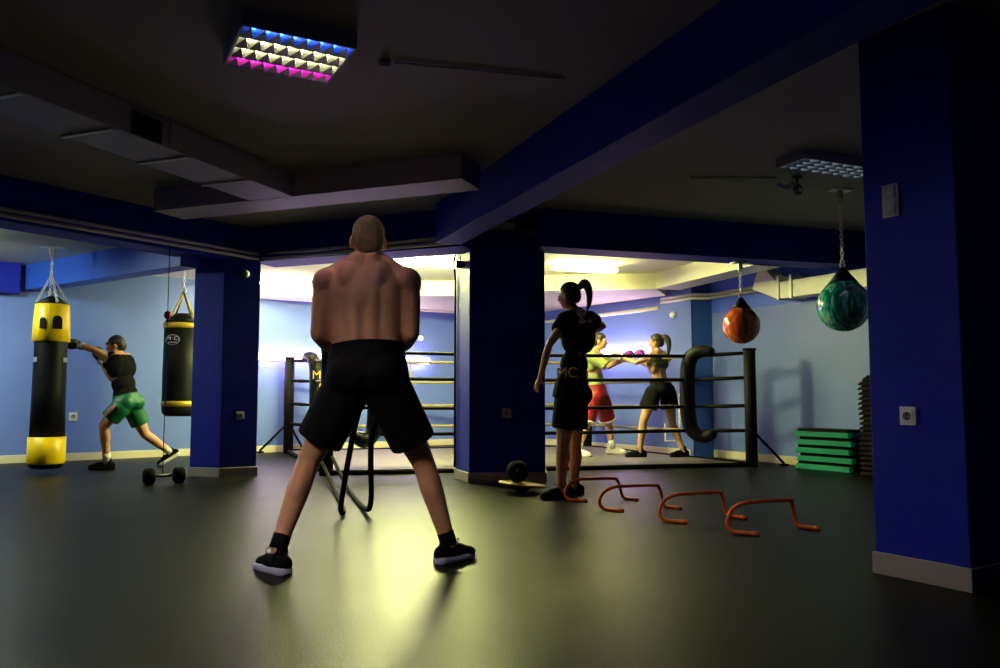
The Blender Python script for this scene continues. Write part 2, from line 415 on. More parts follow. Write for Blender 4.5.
# vent grille on the duct side
def side_hit(px, py):   # point on the duct's right side plane
    r = ray(px, py); n = wn2; tt = (a0 - V((0, 0, 0))).dot(n) / r.dot(n); return r * tt + V((0, 0, CAMH))
g0, g1 = side_hit(131, 125), side_hit(161, 130)
gc = (g0 + g1) / 2; gl = (V((g1.x, g1.y, 0)) - V((g0.x, g0.y, 0))).length
ang = math.atan2(dmn.y, dmn.x)
g = MB(); g.box(gc - wn2 * 0.008 + V((0, 0, .0)), (gl, 0.014, 0.15), ang); go = g.build('vent_grille', 'dark', t, bevel=0.003)
for k in range(6):
    MB().box(gc - wn2 * 0.018 + V((0, 0, -0.055 + k * 0.022)), (gl - 0.04, 0.012, 0.004), ang).build('louvre', 'blackmetal', go)

# ================================================================== LOUVRED LIGHT FITTINGS
def fitting(loc, rz, label, mats, group=None, W=0.54, L=0.50, dp=0.088, blades=True):
    t = thing('louvre_light', label, 'ceiling light', loc, rz, group)
    def loc_build(mb, name, m, par=t, **k):
        o = mb.build(name, m, None, **k); o['_local'] = 1; o.parent = par; return o
    hb = MB(); th = 0.012
    hb.box((0, L / 2 - th / 2, -dp / 2), (W, th, dp)).box((0, -L / 2 + th / 2, -dp / 2), (W, th, dp))
    hb.box((W / 2 - th / 2, 0, -dp / 2), (th, L - 2 * th, dp)).box((-W / 2 + th / 2, 0, -dp / 2), (th, L - 2 * th, dp))
    hb.box((0, 0, -0.006), (W - 2 * th, L - 2 * th, 0.012))
    loc_build(hb, 'housing', 'duct')
    rows = 4; rh = (L - 2 * th) / rows
    ref = M['mirror'] if 'mirror' in M else M.setdefault('mirror', mat('louvre_mirror', (0.75, 0.75, 0.75), 0.2, metal=1.0))
    rb = MB()
    for i in range(rows + 1):
        y = -L / 2 + th + i * rh
        rb.add([V((-W / 2 + th, y - .012, -0.03)), V((W / 2 - th, y - .012, -0.03)), V((W / 2 - th, y + .012, -0.03)), V((-W / 2 + th, y + .012, -0.03)), V((-W / 2 + th, y, -dp)), V((W / 2 - th, y, -dp))],
               [(0, 1, 5, 4), (3, 4, 5, 2), (0, 3, 2, 1), (0, 4, 3), (1, 2, 5)])
    loc_build(rb, 'reflector', ref)
    fins = MB(); nc = 8; cw = (W - 2 * th) / nc
    for i in range(rows if blades else 0):
        y0 = -L / 2 + th + i * rh + 0.004; y1 = y0 + rh - 0.008
        for k in range(nc):
            x0 = -W / 2 + th + k * cw
            # cross blade: wedge, broad at its far foot, narrow at its near end
            zt, zb = -0.040, -dp + 0.002
            fins.add([V((x0 + .002, y1, zb)), V((x0 + cw - .002, y1, zb)), V((x0 + cw * 0.5, y0, zb)), V((x0 + .006, y1, zt)), V((x0 + cw - .006, y1, zt)), V((x0 + cw * .5, y0, zt))],
                     [(0, 1, 2), (5, 4, 3), (0, 3, 4, 1), (1, 4, 5, 2), (2, 5, 3, 0)])
    if blades: loc_build(fins, 'louvre_blades', M['blade'] if 'blade' in M else M.setdefault('blade', mat('louvre_blade', (0.10, 0.10, 0.10), 0.4)))
    for i in range(rows):
        y = -L / 2 + th + (i + 0.5) * rh
        loc_build(MB().tube([(-W / 2 + 0.02, y, -0.026), (W / 2 - 0.02, y, -0.026)], 0.0125, 10), 'fluorescent_tube', mats[i])
    return t
q = [H(243, 8.5, HC), H(360, 29.5, HC)]
qd = (q[1] - q[0]).normalized(); qn = V((-qd.y, qd.x, 0))
qc = (q[0] + q[1]) / 2 + qn * 0.27 - qd * 0.03
fitting((qc.x, qc.y, HC), math.atan2(qd.y, qd.x) + 0.09, 'lit square louvre light with blue, yellow and magenta rows on the dark ceiling', ['tblue', 'twhite', 'twhite', 'tpink'], L=0.53, W=(q[1] - q[0]).length)
q2 = H(822, 161, HC)
M['toff'] = mat('dim_tube', (0.6, 0.7, 0.8), 0.5, emit=(0.6, 0.8, 1.0), estr=2.0)
fitting((q2.x + .1, q2.y, HC), math.atan2(qd.y, qd.x), 'dim louvre light on the ceiling above the teal water bag', ['toff'] * 4, L=0.30, W=0.9, dp=0.07)
M['tneutral'] = mat('neutral_tube', (1, 1, 1), 0.5, emit=(1.0, 0.86, 0.78), estr=E_NEAR)
fitting((-2.0, 1.5, HC), math.atan2(qd.y, qd.x), 'square four tube light on the ceiling at the near end of the room', ['tneutral'] * 4, L=0.6, W=0.6, blades=False)

# fluorescents of the rear room
def strip_light(c, rz, length, label, m='tube', z=HL, group='strip lights on the rear ceiling', n=2):
    t = thing('strip_light', label, 'ceiling light', (c[0], c[1], z), rz, group)
    def lb(mb, name, mm, **k):
        o = mb.build(name, mm, None, **k); o['_local'] = 1; o.parent = t; return o
    lb(MB().box((0, 0, -0.045), (length * .9, 0.05, 0.02)), 'housing', 'white', bevel=0.004)
    for s in (-1, 1):
        lb(MB().tube([(s * length * .3, 0, 0), (s * length * .3, 0, -0.04)], 0.008, 8), 'hanger', 'white')
        lb(MB().box((s * (length / 2 - 0.01), 0, -0.075), (0.02, 0.17, 0.045)), 'end_cap', 'white')
        lb(MB().tube([(-length / 2 + 0.02, s * 0.05, -0.078), (length / 2 - 0.02, s * 0.05, -0.078)], 0.022, 12), 'fluorescent_tube', m)
    return t
p = H(412, 262, HL - .06); strip_light(p, 0.35, 1.25, 'lit strip light on the rear ceiling just right of the shirtless man', 'tubehot')
p = H(268, 281, HL - .06); strip_light(p, 0.35, 1.2, 'lit strip light on the rear ceiling beside the left column', 'tubelow')
p = H(584, 268, HL - .06); strip_light(p, 0.35, 0.9, 'lit strip light on the rear ceiling above the boxer in red shorts')
# a fitting of the left bay, outside the frame
strip_light((-6.2, 7.8), 0.5, 1.2, 'strip light in the left bay beyond the yellow bag', 'tubeside', HL, 'side strip lights')

# wall light bars
def light_bar(a, b, label):
    a = V(a); b = V(b); c = (a + b) / 2; d = (b - a); rz = math.atan2(d.y, d.x); L = d.length
    t = thing('wall_light_bar', label, 'wall light', c, rz, 'glowing bars along the rear walls')
    def lb(mb, name, mm, **k):
        o = mb.build(name, mm, None, **k); o['_local'] = 1; o.parent = t; return o
    lb(MB().box((0, 0.0, 0), (L, 0.03, 0.09)), 'backplate', 'white', bevel=0.004)
    lb(MB().tube([(-L / 2 + .01, -0.045, 0), (L / 2 - .01, -0.045, 0)], 0.05, 12, flat=1.0), 'diffuser', 'bar')
def on_wall(px, py, A, n):
    r = ray(px, py); o = V((0, 0, CAMH)); tt = (A - o).dot(n) / r.dot(n); return r * tt + o
nL = V((WLdir.y, -WLdir.x, 0)); dR = (WRc - K).normalized(); nR = V((dR.y, -dR.x, 0))
nR = nR if nR.y < 0 else -nR; nRW = V((RWdir.y, -RWdir.x, 0)); nRW = nRW if nRW.x < 0 else -nRW
AL = K + nL * 0.03; AR = K + nR * 0.03; ARW = RW0 + nRW * 0.02
pa, pb = on_wall(240, 356, AL, nL), on_wall(428, 362, AL, nL); pb.z = pa.z
light_bar(pa, pb, 'glowing pinkish white light bar on the wall behind the shirtless man')
pa, pb = on_wall(592, 353.5, AR, nR), on_wall(652, 352, AR, nR); pb.z = pa.z
light_bar(pa, pb, 'glowing pinkish white light bar on the wall between the two boxers')

# ================================================================== PIPES
def pipe(pts, r, m, name, label, cat='pipe', group=None):
    o = MB().tube(pts, r, 10).build(name, m); return origin_here(tag(o, label, cat, group))
u = V((0, -0.035, 0))
for k, (zz, yo) in enumerate(((2.325, -0.03), (2.375, -0.025))):
    A = V((b1a0.x, b1a0.y, zz)) - dd * 3.4; B = V((lc[2].x - 0.02, lc[2].y, zz)) + V((0, yo - 0.03, 0))
    A += V((0.02, yo, 0)); C_ = V((mB.x - .03, mB.y - .03 + yo, zz + 0.0))
    pipe([A, A + (B - A) * 0.5, B], 0.018, 'greypipe', 'wall_pipe', ['lower', 'upper'][k] + ' grey pipe along the bottom of the left beam')
    B2 = B + V((0.04, 0.0, 0)); E_ = V((cc[1].x - 0.02, 7.50 + yo, zz + .01))
    pipe([B2, B2 + (C_ - B2) * 0.5, C_ + V((-0.02, 0, 0)), E_], 0.018, 'cream', 'wall_pipe', ['lower', 'upper'][k] + ' pale pipe along the beam above the shirtless man')
# twin pipes round the right rear walls
for k in range(2):
    dz = 0.05 * k
    Z = 2.21 + dz
    p1 = on_wall(777, 283, RW0 + nRW * 0.05, nRW); p1.z = Z
    p2 = RW0 + nRW * 0.05 + V((-.01, 0, Z)); p3 = V((2.70, 11.14, Z)); p4 = V((2.37, 11.70, Z)); p5 = K + dR * 0.35 + nR * 0.05 + V((0, 0, Z - 0.10))
    pipe([p1, p2, p3, p4], 0.022, 'cream', 'wall_pipe', ['lower', 'upper'][k] + ' cream pipe along the right wall to the corner pillar')
    if k == 0:
        p4b = V((2.33, 11.72, 2.13))
        pipe([p4b, p5], 0.03, 'cream', 'wall_pipe', 'cream pipe along the wall behind the two boxers')
a_ = on_wall(540, 318, AL, nL); b_ = K + V((-0.06, -0.12, a_.z)); b_.z = a_.z
pipe([a_ - WLdir * 3.2, b_], 0.025, 'cream', 'wall_pipe', 'cream pipe along the left rear wall to the corner')

# right white duct
dz0, dz1 = 2.03, 2.24
pA = on_wall(790, 285, RW0 + nRW * 0.06, nRW); pA.z = 0; pB = on_wall(880, 275, RW0 + nRW * 0.06, nRW); pB.z = 0
t = thing('wall_duct', 'cream rectangular duct with an angled end high on the right wall', 'duct', (pA.x, pA.y, dz0))
dD = (pB - pA).normalized(); nD = nRW * 0.22
MB().prism([xy(pA), xy(pB + dD * 0.6), xy(pB + dD * 0.6 + nD), xy(pA + nD)], dz0, dz1).build('duct_body', 'cream', t, bevel=0.01)
e = MB(); q0 = pA - dD * 0.42
vs = [V((*xy(pA), dz0)), V((*xy(pA + nD), dz0)), V((*xy(pA + nD), dz1)), V((*xy(pA), dz1))]
vs2 = [V((*xy(q0), 2.20)), V((*xy(q0 + nD), 2.20)), V((*xy(q0 + nD * 1.0 + dD * .14), HL)), V((*xy(q0 + dD * .14), HL))]
e.add(vs + vs2, [(0, 1, 5, 4), (1, 2, 6, 5), (2, 3, 7, 6), (3, 0, 4, 7), (4, 5, 6, 7), (3, 2, 1, 0)]).build('angled_end', 'cream', t, bevel=0.01)
for s in (0.02, 0.22):
    c = pA + dD * s + nD * 0.5
    MB().box((c.x, c.y, (dz0 + dz1) / 2 + .03), (0.035, 0.25, dz1 - dz0 + 0.08), math.atan2(dD.y, dD.x)).build('flange', 'white', t)

# ================================================================== SMALL FIXTURES
def plate(c, n, w_, h_, label, name='wall_socket', m='white', kind='socket', face='white', group=None):
    n = V(n).normalized(); rz = math.atan2(n.y, n.x) + PI / 2
    t = thing(name, label, 'socket' if kind == 'socket' else 'switch', c, rz, group)
    def lb(mb, nm_, mm, par=t, **k):
        o = mb.build(nm_, mm, None, **k); o['_local'] = 1; o.parent = par; return o
    lb(MB().box((0, -0.006, 0), (w_, 0.012, h_)), 'cover_plate', m, bevel=0.003)
    if kind == 'socket':
        s = lb(MB().box((0, -0.014, 0), (w_ * 0.68, 0.008, h_ * 0.62)), 'socket_insert', face, bevel=0.002)
        w2 = lb(MB().lathe([(0.0, .001), (w_ * .18, .001), (w_ * .20, .001), (w_ * .205, .004), (w_ * .24, .004), (w_ * .245, 0)], (0, -0.017, 0), 20, axis=(0, -1, 0)), 'socket_well', 'dark', par=s)
    else:
        for s in (-1, 1):
            r = lb(MB().box((0, -0.016, s * h_ * 0.235), (w_ * 0.62, 0.01, h_ * 0.36)), 'rocker', m, bevel=0.003)
            lb(MB().ell((0, -0.022, s * h_ * 0.235), (0.006, 0.004, 0.006)), 'pilot_light', 'white', par=r)
    return t
# right column
nrc = V((rd.y, -rd.x, 0)); nrc = nrc if nrc.x < 0 else -nrc
rcA = rc0 + nrc * -0.012
def on_rc(px, py): return on_wall(px, py, rcA, nrc)
c = on_rc(891.5, 201); plate(c, nrc, 0.085, 0.165, 'silver double light switch high on the right foreground column', 'light_switch', 'silver', 'switch')
c = on_rc(909, 416); plate(c, nrc, 0.080, 0.088, 'white wall socket on the right foreground column')
nlc = V((0, -1, 0)); dl2 = (lc[2] - lc[1]).normalized(); nl2 = V((dl2.y, -dl2.x, 0)); nl2 = nl2 if nl2.y < 0 else -nl2
c = on_wall(240, 415.5, lc[1] - nl2 * 0.018, nl2); plate(c, nl2, 0.085, 0.085, 'white wall socket on the left column', m='silver', face='silver')
c = on_wall(245.5, 274, lc[1] - nl2 * 0.018, nl2)
t = thing('motion_sensor', 'round white sensor on the upper part of the left column', 'sensor', c)
MB().lathe([(0.0, 0), (0.035, 0), (0.04, 0.02), (0.025, 0.05), (0.0, 0.055)], c, 20, axis=nl2).build('sensor_head', 'white', t)
MB().box(c + V((-0.06, -0.02, 0)), (0.09, 0.05, 0.05)).build('sensor_base', 'dark', t, bevel=0.005)
MB().tube([c + V((-0.02, -.01, 0.03)), c + V((-0.02, -.01, 0.11))], 0.006).build('cable', 'greypipe', t)
n2 = V((0, -1, 0)); c = on_wall(506.7, 413, cc[1] + V((0, 0.014, 0)), n2); plate(c, n2, 0.09, 0.09, 'white wall socket on the middle column above the ball', m='silver', face='silver')
c = on_wall(73, 416.5, K, nL); plate(c, nL, 0.10, 0.11, 'white wall socket beside the yellow punching bag', face='cream', m='cream')
c = on_wall(676.5, 398, V((2.55, 11.45, 0)) + V((-.02, -.04, 0)), V((-.86, -.5, 0)))
c = V((2.57, 11.37, c.z)); plate(c, V((-.86, -.5, 0)), 0.10, 0.14, 'cream wall socket on the corner pillar behind the woman boxer', m='cream', face='cream')
pipe([V((2.53, 11.33, c.z - .07)), V((2.53, 11.33, .22)), V((2.36, 11.50, 0.2)), V((2.36, 11.50, 0.45))], 0.014, 'cream', 'cable_conduit', 'cream cable conduit running down below the pillar socket', 'conduit')
def dot(c, n, label, r=0.05):
    o = MB().lathe([(0, 0), (r, 0), (r, 0.02), (r * .7, 0.045), (0, 0.05)], c, 20, axis=n).build('wall_alarm', 'white'); origin_here(tag(o, label, 'alarm'))
dot(V((2.50, 11.48, 0.87 + 79 * 11.5 / 800)), V((-.86, -.5, 0)), 'round white alarm on the corner pillar', 0.05)
dot(on_wall(420.5, 338, K, nL), nL, 'small round white alarm on the left rear wall')
dot(on_wall(564, 334.5, K, nR), nR, 'small round white alarm on the wall behind the jumping person')

# black cable and camera on the narrow side of the middle column
c = V((cc[0].x + 0.03, cc[0].y - 0.12, 0))
c = (cc[0] * 0.45 + cc[1] * 0.55); nn = V((-1, -.33, 0)).normalized()
hz = 0.87 + (394 - 262) * 8.0 / 800
t = thing('column_sensor', 'small black sensor high on the narrow side of the middle column', 'sensor', c + V((0, 0, hz)))
MB().box(c + nn * 0.03 + V((0, 0, hz)), (0.09, 0.07, 0.07), 0.3).build('sensor_body', 'dark', t, bevel=0.008)
MB().tube([c + nn * .02 + V((0, 0, hz + .03)), c + nn * .02 + V((0, 0, hz + .10))], 0.005).build('cable', 'dark', t)
c2 = cc[0] + nn * 0.012 + V((.02, -.03, 0))
pipe([c2 + V((0, 0, 2.33)), c2 + nn * .02 + V((0, 0, 2.25)), c2 + V((0, 0, 2.05)), c2 + V((0, 0, 1.2)), c2 + V((0, 0, 0.12))], 0.012, 'blackmetal', 'wall_cable', 'black cable running down the edge of the middle column', 'cable')
# dark loudspeaker under the long beam
c = D(527, 226, 7.45)
t = thing('loudspeaker', 'small black loudspeaker on the top of the middle column', 'speaker', c)
MB().box(c, (0.20, 0.16, 0.12), 0.25).build('speaker_box', 'dark', t, bevel=0.01)
MB().box(c + V((0, .17, 0)), (0.04, 0.22, 0.04), 0.0).build('bracket', 'dark', t)
MB().lathe([(0, 0), (0.045, 0), (0.05, 0.008), (0.03, 0.004)], c + V((0.02, -0.085, 0)), 20, axis=(0.24, -1, 0)).build('speaker_cone', 'blackmetal', t)

# smoke detector + conduit on the main ceiling
c = H(385, 61, HC)
t = thing('smoke_detector', 'round smoke detector on the dark ceiling beside the coloured light', 'detector', c)
MB().lathe([(0, 0), (0.034, 0), (0.034, -0.014), (0.022, -0.03), (0, -0.034)], c, 24).build('detector_body', 'duct', t)
cd = H(565, 78, HC)
pipe([c + V((0.05, 0, -.008)), cd + V((0, 0, -.006))], 0.005, 'duct', 'ceiling_conduit', 'thin cable conduit across the main ceiling from the smoke detector', 'conduit')
# emergency spot at right
c = H(797, 176, HC)
t = thing('security_camera', 'small camera on the ceiling in front of the teal water bag', 'camera', c)
MB().lathe([(0, 0), (0.04, 0), (0.04, -0.02), (0.012, -0.03), (0.012, -0.09), (0, -0.09)], c, 16).build('mount', 'dark', t)
MB().ell(c + V((0.0, -0.01, -0.12)), (0.038, 0.045, 0.05)).build('camera_body', 'dark', t)
MB().ell(c + V((0.004, -0.05, -0.13)), (0.016, 0.01, 0.016)).build('lens', 'steel', t)
MB().tube([c + V((-0.03, 0, -0.06)), c + V((-0.09, 0.01, -0.10)), c + V((-0.16, 0.02, -0.07))], 0.022).build('junction_box', 'white', t)
pipe([c + V((-0.17, 0.02, -0.012)), H(690, 176, HC) + V((0, 0, -0.012))], 0.008, 'cream', 'ceiling_conduit', 'pale cable conduit leading to the small ceiling camera', 'conduit')

# ================================================================== CHAINS AND BAGS
def chain_links(mb, a, b, link=0.034, r=0.005):
    a = V(a); b = V(b); d = b - a; n = max(2, int(d.length / link)); dn = d.normalized()
    q = V((0, 0, 1)).rotation_difference(dn).to_matrix()
    for i in range(n):
        c = a + d * ((i + 0.5) / n); R = q @ Matrix.Rotation(PI / 2 * (i % 2), 3, 'Z') @ Matrix.Rotation(PI / 2, 3, 'X')
        pts = []
        for k in range(10):
            an = 2 * PI * k / 10
            pts.append(c + R @ V((0.013 * math.cos(an), link * 0.62 * math.sin(an), 0)))
        mb.tube(pts, r, 5, closed=True)
def water_bag(top, cz, R_, m, label, mount_arm=True):
    top = V(top); t = thing('water_bag', label, 'punching bag', (top.x, top.y, cz - R_), 0)
    prof = [(0.0, -R_)]
    for k in range(1, 15):
        a = -PI / 2 + PI * 0.70 * k / 14; prof.append((R_ * math.cos(a), R_ * math.sin(a)))
    a = -PI / 2 + PI * 0.70; x0, z0 = R_ * math.cos(a), R_ * math.sin(a)
    prof += [(x0 * 0.80, z0 + R_ * 0.20), (x0 * 0.62, z0 + R_ * 0.36)]
    MB().lathe(prof, (top.x, top.y, cz), 40).build('bladder', m, t)
    z1 = z0 + R_ * 0.33
    MB().lathe([(x0 * .67, z1), (x0 * .40, z1 + R_ * .27), (x0 * .16, z1 + R_ * .55), (x0 * .12, z1 + R_ * .60)], (top.x, top.y, cz), 24).build('neck_cap', 'black', t)
    zc = cz + z1 + R_ * .60
    MB().torus((top.x, top.y, zc + 0.02), 0.022, 0.006, Matrix.Rotation(PI / 2, 3, 'X')).build('hook', 'steel', t)
    mb = MB(); chain_links(mb, (top.x, top.y, zc + 0.035), (top.x, top.y, top.z - 0.09)); mb.build('chain', 'steel', t)
    mt = MB().box((top.x, top.y, top.z - 0.008), (0.20, 0.10, 0.016), 0.3); mo = mt.build('ceiling_mount', 'steel', t, bevel=0.002)
    MB().box((top.x, top.y, top.z - 0.045), (0.05, 0.02, 0.075), 0.3).build('swivel', 'steel', mo)
    MB().torus((top.x, top.y, top.z - 0.085), 0.02, 0.006, Matrix.Rotation(PI / 2, 3, 'X')).build('swivel_ring', 'steel', mo)
    return t
p = H(840, 189, HC); zc = D(842, 306, p.y).z
water_bag(p, zc, 0.225, 'water_teal', 'teal marbled teardrop water bag hanging by a chain near the right column')
p = H(739, 260.5, HB); p = V((2.66, 8.72, HB)); p = D(740, 260.5, 8.62); p.z = HB; zc = D(741, 325.5, p.y).z
water_bag(p, zc, 0.20, 'water_orange', 'orange marbled teardrop water bag hanging from the right beam')

# yellow and black heavy bag
top = H(53, 247, HL); bx, by = D(49.5, 380, top.y).x, top.y
rr = 0.178; zt = D(50, 304, by).z; zyb = D(50, 342, by).z; zlo = D(50, 437, by).z; zb = 0.055
t = thing('heavy_bag', 'tall yellow and black punching bag hanging at the far left', 'punching bag', (bx, by, zb))
MB().lathe([(0, zb), (rr * .8, zb), (rr * .97, zb + .03), (rr, zb + .06), (rr, zlo + .01)], (bx, by, 0), 32).build('lower_sleeve', 'black', t)
MB().lathe([(rr + .002, zb + .05), (rr + .012, zb + .06), (rr + .013, zlo), (rr + .002, zlo + .004)], (bx, by, 0), 32).build('lower_yellow_band', 'yellow', t)
MB().lathe([(rr * .99, zlo), (rr * .95, (zlo + zyb) / 2), (rr * .93, zyb + .02), (rr * .9, zt)], (bx, by, 0), 32).build('body', 'black', t)
MB().lathe([(rr * .95, zyb), (rr * 1.07, zyb + .005), (rr * 1.04, (zyb + zt) / 2), (rr * .97, zt - .01), (rr * .9, zt)], (bx, by, 0), 10).build('upper_yellow_panel', 'yellow', t)
MB().lathe([(rr * .95, zt - .004), (rr * .55, zt + .05), (rr * .2, zt + .09), (0.0, zt + .09)], (bx, by, 0), 24).build('top_cover', 'black', t)
for px, xo in ((42, -.085), (59, .052)):
    cpt = D(px, 322, by - rr)
    an = math.atan2(-by, -bx) + math.asin(xo / rr)
    x_ = bx + math.cos(an) * rr * 1.0; y_ = by + math.sin(an) * rr * 1.0
    wdt = 0.055 if px == 42 else 0.095
    R_ = Matrix.Rotation(an + PI / 2, 3, 'Z')
    pts = [(-wdt / 2, -.07), (wdt / 2, -.07), (wdt / 2, .01)] + [(wdt / 2 * math.cos(PI * k / 8), .02 + wdt * .6 * math.sin(PI * k / 8)) for k in range(9)] + [(-wdt / 2, .01)]
    vs = [V((x_, y_, cpt.z)) + R_ @ V((a, s, b)) for s in (-.018, .02) for a, b in pts]; n_ = len(pts)
    MB().add(vs, [tuple(range(n_ - 1, -1, -1)), tuple(range(n_, 2 * n_))] + [(i, (i + 1) % n_, n_ + (i + 1) % n_, n_ + i) for i in range(n_)]).build('printed_emblem', 'blackmetal', t)
for k in range(4):
    an = PI / 4 + k * PI / 2
    mb = MB(); chain_links(mb, (bx + .16 * math.cos(an), by + .16 * math.sin(an), zt + .01), (top.x, top.y, zt + .33), 0.03, .004); mb.build('chain', 'steel', t)
mb = MB(); chain_links(mb, (top.x, top.y, zt + .33), (top.x, top.y, HL - .08), 0.04, .007); mb.build('chain', 'steel', t)
mo = MB().box((top.x, top.y, HL - .008), (0.26, 0.05, 0.016), 0.3).build('ceiling_mount', 'steel', t)
MB().box((top.x, top.y, HL - .05), (0.06, 0.05, 0.08), 0.3).build('swivel', 'steel', mo, bevel=.005)
for a_ in (-.62, .62):
    an = math.atan2(-by, -bx) + a_ * 1.6; z_ = D(50, 360, by).z
    MB().box((bx + math.cos(an) * rr * .95, by + math.sin(an) * rr * .95, z_), (0.07, 0.012, 0.05), an + PI / 2).build('side_patch', 'silver', t)

# black and gold heavy bag
by = 10.2; top = D(187, 271, by); topz = HL; bx = D(181.5, 370, by).x
rr = 0.225; zt = D(180, 323, by).z; zb = D(180, 416, by).z
t = thing('heavy_bag', 'black punching bag with gold bands hanging beside the left column', 'punching bag', (bx, by, zb))
MB().lathe([(0, zb), (rr * .8, zb), (rr * .97, zb + .04), (rr, zb + .10), (rr, (zb + zt) / 2), (rr * .97, zt)], (bx, by, 0), 32).build('body', 'black', t)
MB().lathe([(rr * .975, zt - .004), (rr * .8, zt + .06), (rr * .5, zt + .11), (rr * .35, zt + .12)], (bx, by, 0), 24).build('top_cover', 'black', t)
for z0_, h_ in ((zt - .075, .065), (zb + .12, .07)):
    MB().lathe([(rr * .98, z0_), (rr + .008, z0_ + .004), (rr + .008, z0_ + h_), (rr * .97, z0_ + h_ + .004)], (bx, by, 0), 32).build('gold_band', 'gold', t)
cone_top = D(186, 292, by)
for k in range(4):
    an = PI / 4 + k * PI / 2 + .2
    MB().tube([(bx + rr * .85 * math.cos(an), by + rr * .85 * math.sin(an), zt + .02), (bx, by, cone_top.z)], 0.012, 8).build('strap', 'olive' if k % 2 else 'gold', t)
MB().torus((bx, by, cone_top.z + .02), .03, .009, Matrix.Rotation(PI / 2, 3, 'X')).build('ring', 'steel', t)
mb = MB(); chain_links(mb, (bx, by, cone_top.z + .04), (bx, by, topz - .05), .04, .006); mb.build('chain', 'steel', t)
MB().box((bx, by, topz - .02), (0.12, 0.12, 0.04)).build('ceiling_mount', 'steel', t, bevel=.006)
cz = D(170, 341, by).z; an = math.atan2(-by, -bx) - .50
R_ = Matrix.Rotation(an + PI / 2, 3, 'Z')
c_ = V((bx + math.cos(an) * rr, by + math.sin(an) * rr, cz))
badge = MB().ell(c_, (0.095, 0.018, 0.068), R_).build('oval_badge', 'blackmetal', t)
mbd = MB(); mbd.tube([c_ + R_ @ V((0.088 * math.cos(2 * PI * k / 28), -0.016, 0.062 * math.sin(2 * PI * k / 28))) for k in range(28)], .005, 6, closed=True).build('badge_rim', 'silver', badge)
def lettering(txt, c, R, size, m, parent, name='lettering', depth=.003):
    cu = bpy.data.curves.new(name, 'FONT'); cu.body = txt; cu.size = size; cu.extrude = depth; cu.align_x = 'CENTER'; cu.align_y = 'CENTER'
    tmp = bpy.data.objects.new('tmp', cu); COL.objects.link(tmp)
    dg = bpy.context.evaluated_depsgraph_get(); me = bpy.data.meshes.new_from_object(tmp.evaluated_get(dg))
    bpy.data.objects.remove(tmp); me.transform(Matrix.Translation(c) @ (R @ Matrix.Rotation(PI / 2, 3, 'X')).to_4x4())
    me.materials.clear(); me.materials.append(M[m]); o = bpy.data.objects.new(name, me); COL.objects.link(o); put(o, parent); return o
lettering('M', c_ + R_ @ V((-.045, -.02, .015)), R_, .065, 'white', badge)
lettering('X', c_ + R_ @ V((0.003, -.02, .015)), R_, .065, 'redball', badge)
lettering('C', c_ + R_ @ V((.045, -.02, .015)), R_, .065, 'white', badge)
MB().box(c_ + R_ @ V((0, -.016, -.032)), (0.11, .012, .018), R=R_).build('lower_stripe', 'silver', badge)

# double end ball on a cord with a dumbbell as anchor
by = 7.86; cx = D(165, 400, by).x
zball = D(165.5, 315, by).z
t = thing('reflex_ball', 'small dark red ball on a thin cord tied between beam and dumbbell', 'ball', (cx, by, 0.10))
MB().ell((cx, by, zball), (.038, .038, .042)).build('ball', 'redball', t)
MB().tube([(cx, by, zball + .04), (cx, by, HB - .0)], .004, 6).build('upper_cord', 'matteblack', t)
MB().tube([(cx, by, .101), (cx + .002, by, zball - .04)], .004, 6).build('lower_cord', 'matteblack', t)
a = G(153, 483); b = G(181, 481.5); c = V((cx + .015, by, 0)); ax = (b - a).normalized()
t = thing('dumbbell', 'black round dumbbell on the floor beside the left column', 'dumbbell', (c.x, c.y, 0), math.atan2(ax.y, ax.x))
def lbt(mb, name, m, par, **k):
    o = mb.build(name, m, None, **k); o['_local'] = 1; o.parent = par; return o
R0 = .078
lbt(MB().tube([(-.09, 0, R0), (.09, 0, R0)], .016, 12), 'handle', 'steel', t)
for s in (-1, 1):
    lbt(MB().lathe([(0, -.055), (R0 * .7, -.055), (R0, -.035), (R0, .035), (R0 * .7, .055), (0, .055)], (s * .135, 0, R0), 20, axis=(1, 0, 0)), 'weight', 'matteblack', t)

# ================================================================== BOXING RING
post = {'LF': G(326, 475.5), 'RF': G(752, 466.5), 'LB': G(288, 452.8), 'C': G(588, 448.2)}
corner = {'LF': V((-1.47, 9.25, 0)), 'RF': V((2.43, 10.15, 0)), 'LB': V((-2.68, 11.55, 0)), 'C': V((1.30, 12.35, 0))}
rope_h = [1.35, 1.05, 0.71, 0.41]
ring_c = sum(post.values(), V((0, 0, 0))) / 4
ring = thing('boxing_ring', 'floor level boxing ring with black posts and four black ropes a side', 'boxing ring', (ring_c.x, ring_c.y, 0))
order = ['LF', 'RF', 'C', 'LB']
matp = [post[k] + (ring_c - post[k]).normalized() * 0.02 for k in order]
MB().prism([xy(p) for p in matp], 0.001, 0.035).build('ring_mat', 'mat', ring)
ed = MB()
for i in range(4):
    a, b = post[order[i]], post[order[(i + 1) % 4]]
    ed.tube([a + V((0, 0, .025)), b + V((0, 0, .025))], .028, 8)
ed.build('mat_edging', 'matteblack', ring)
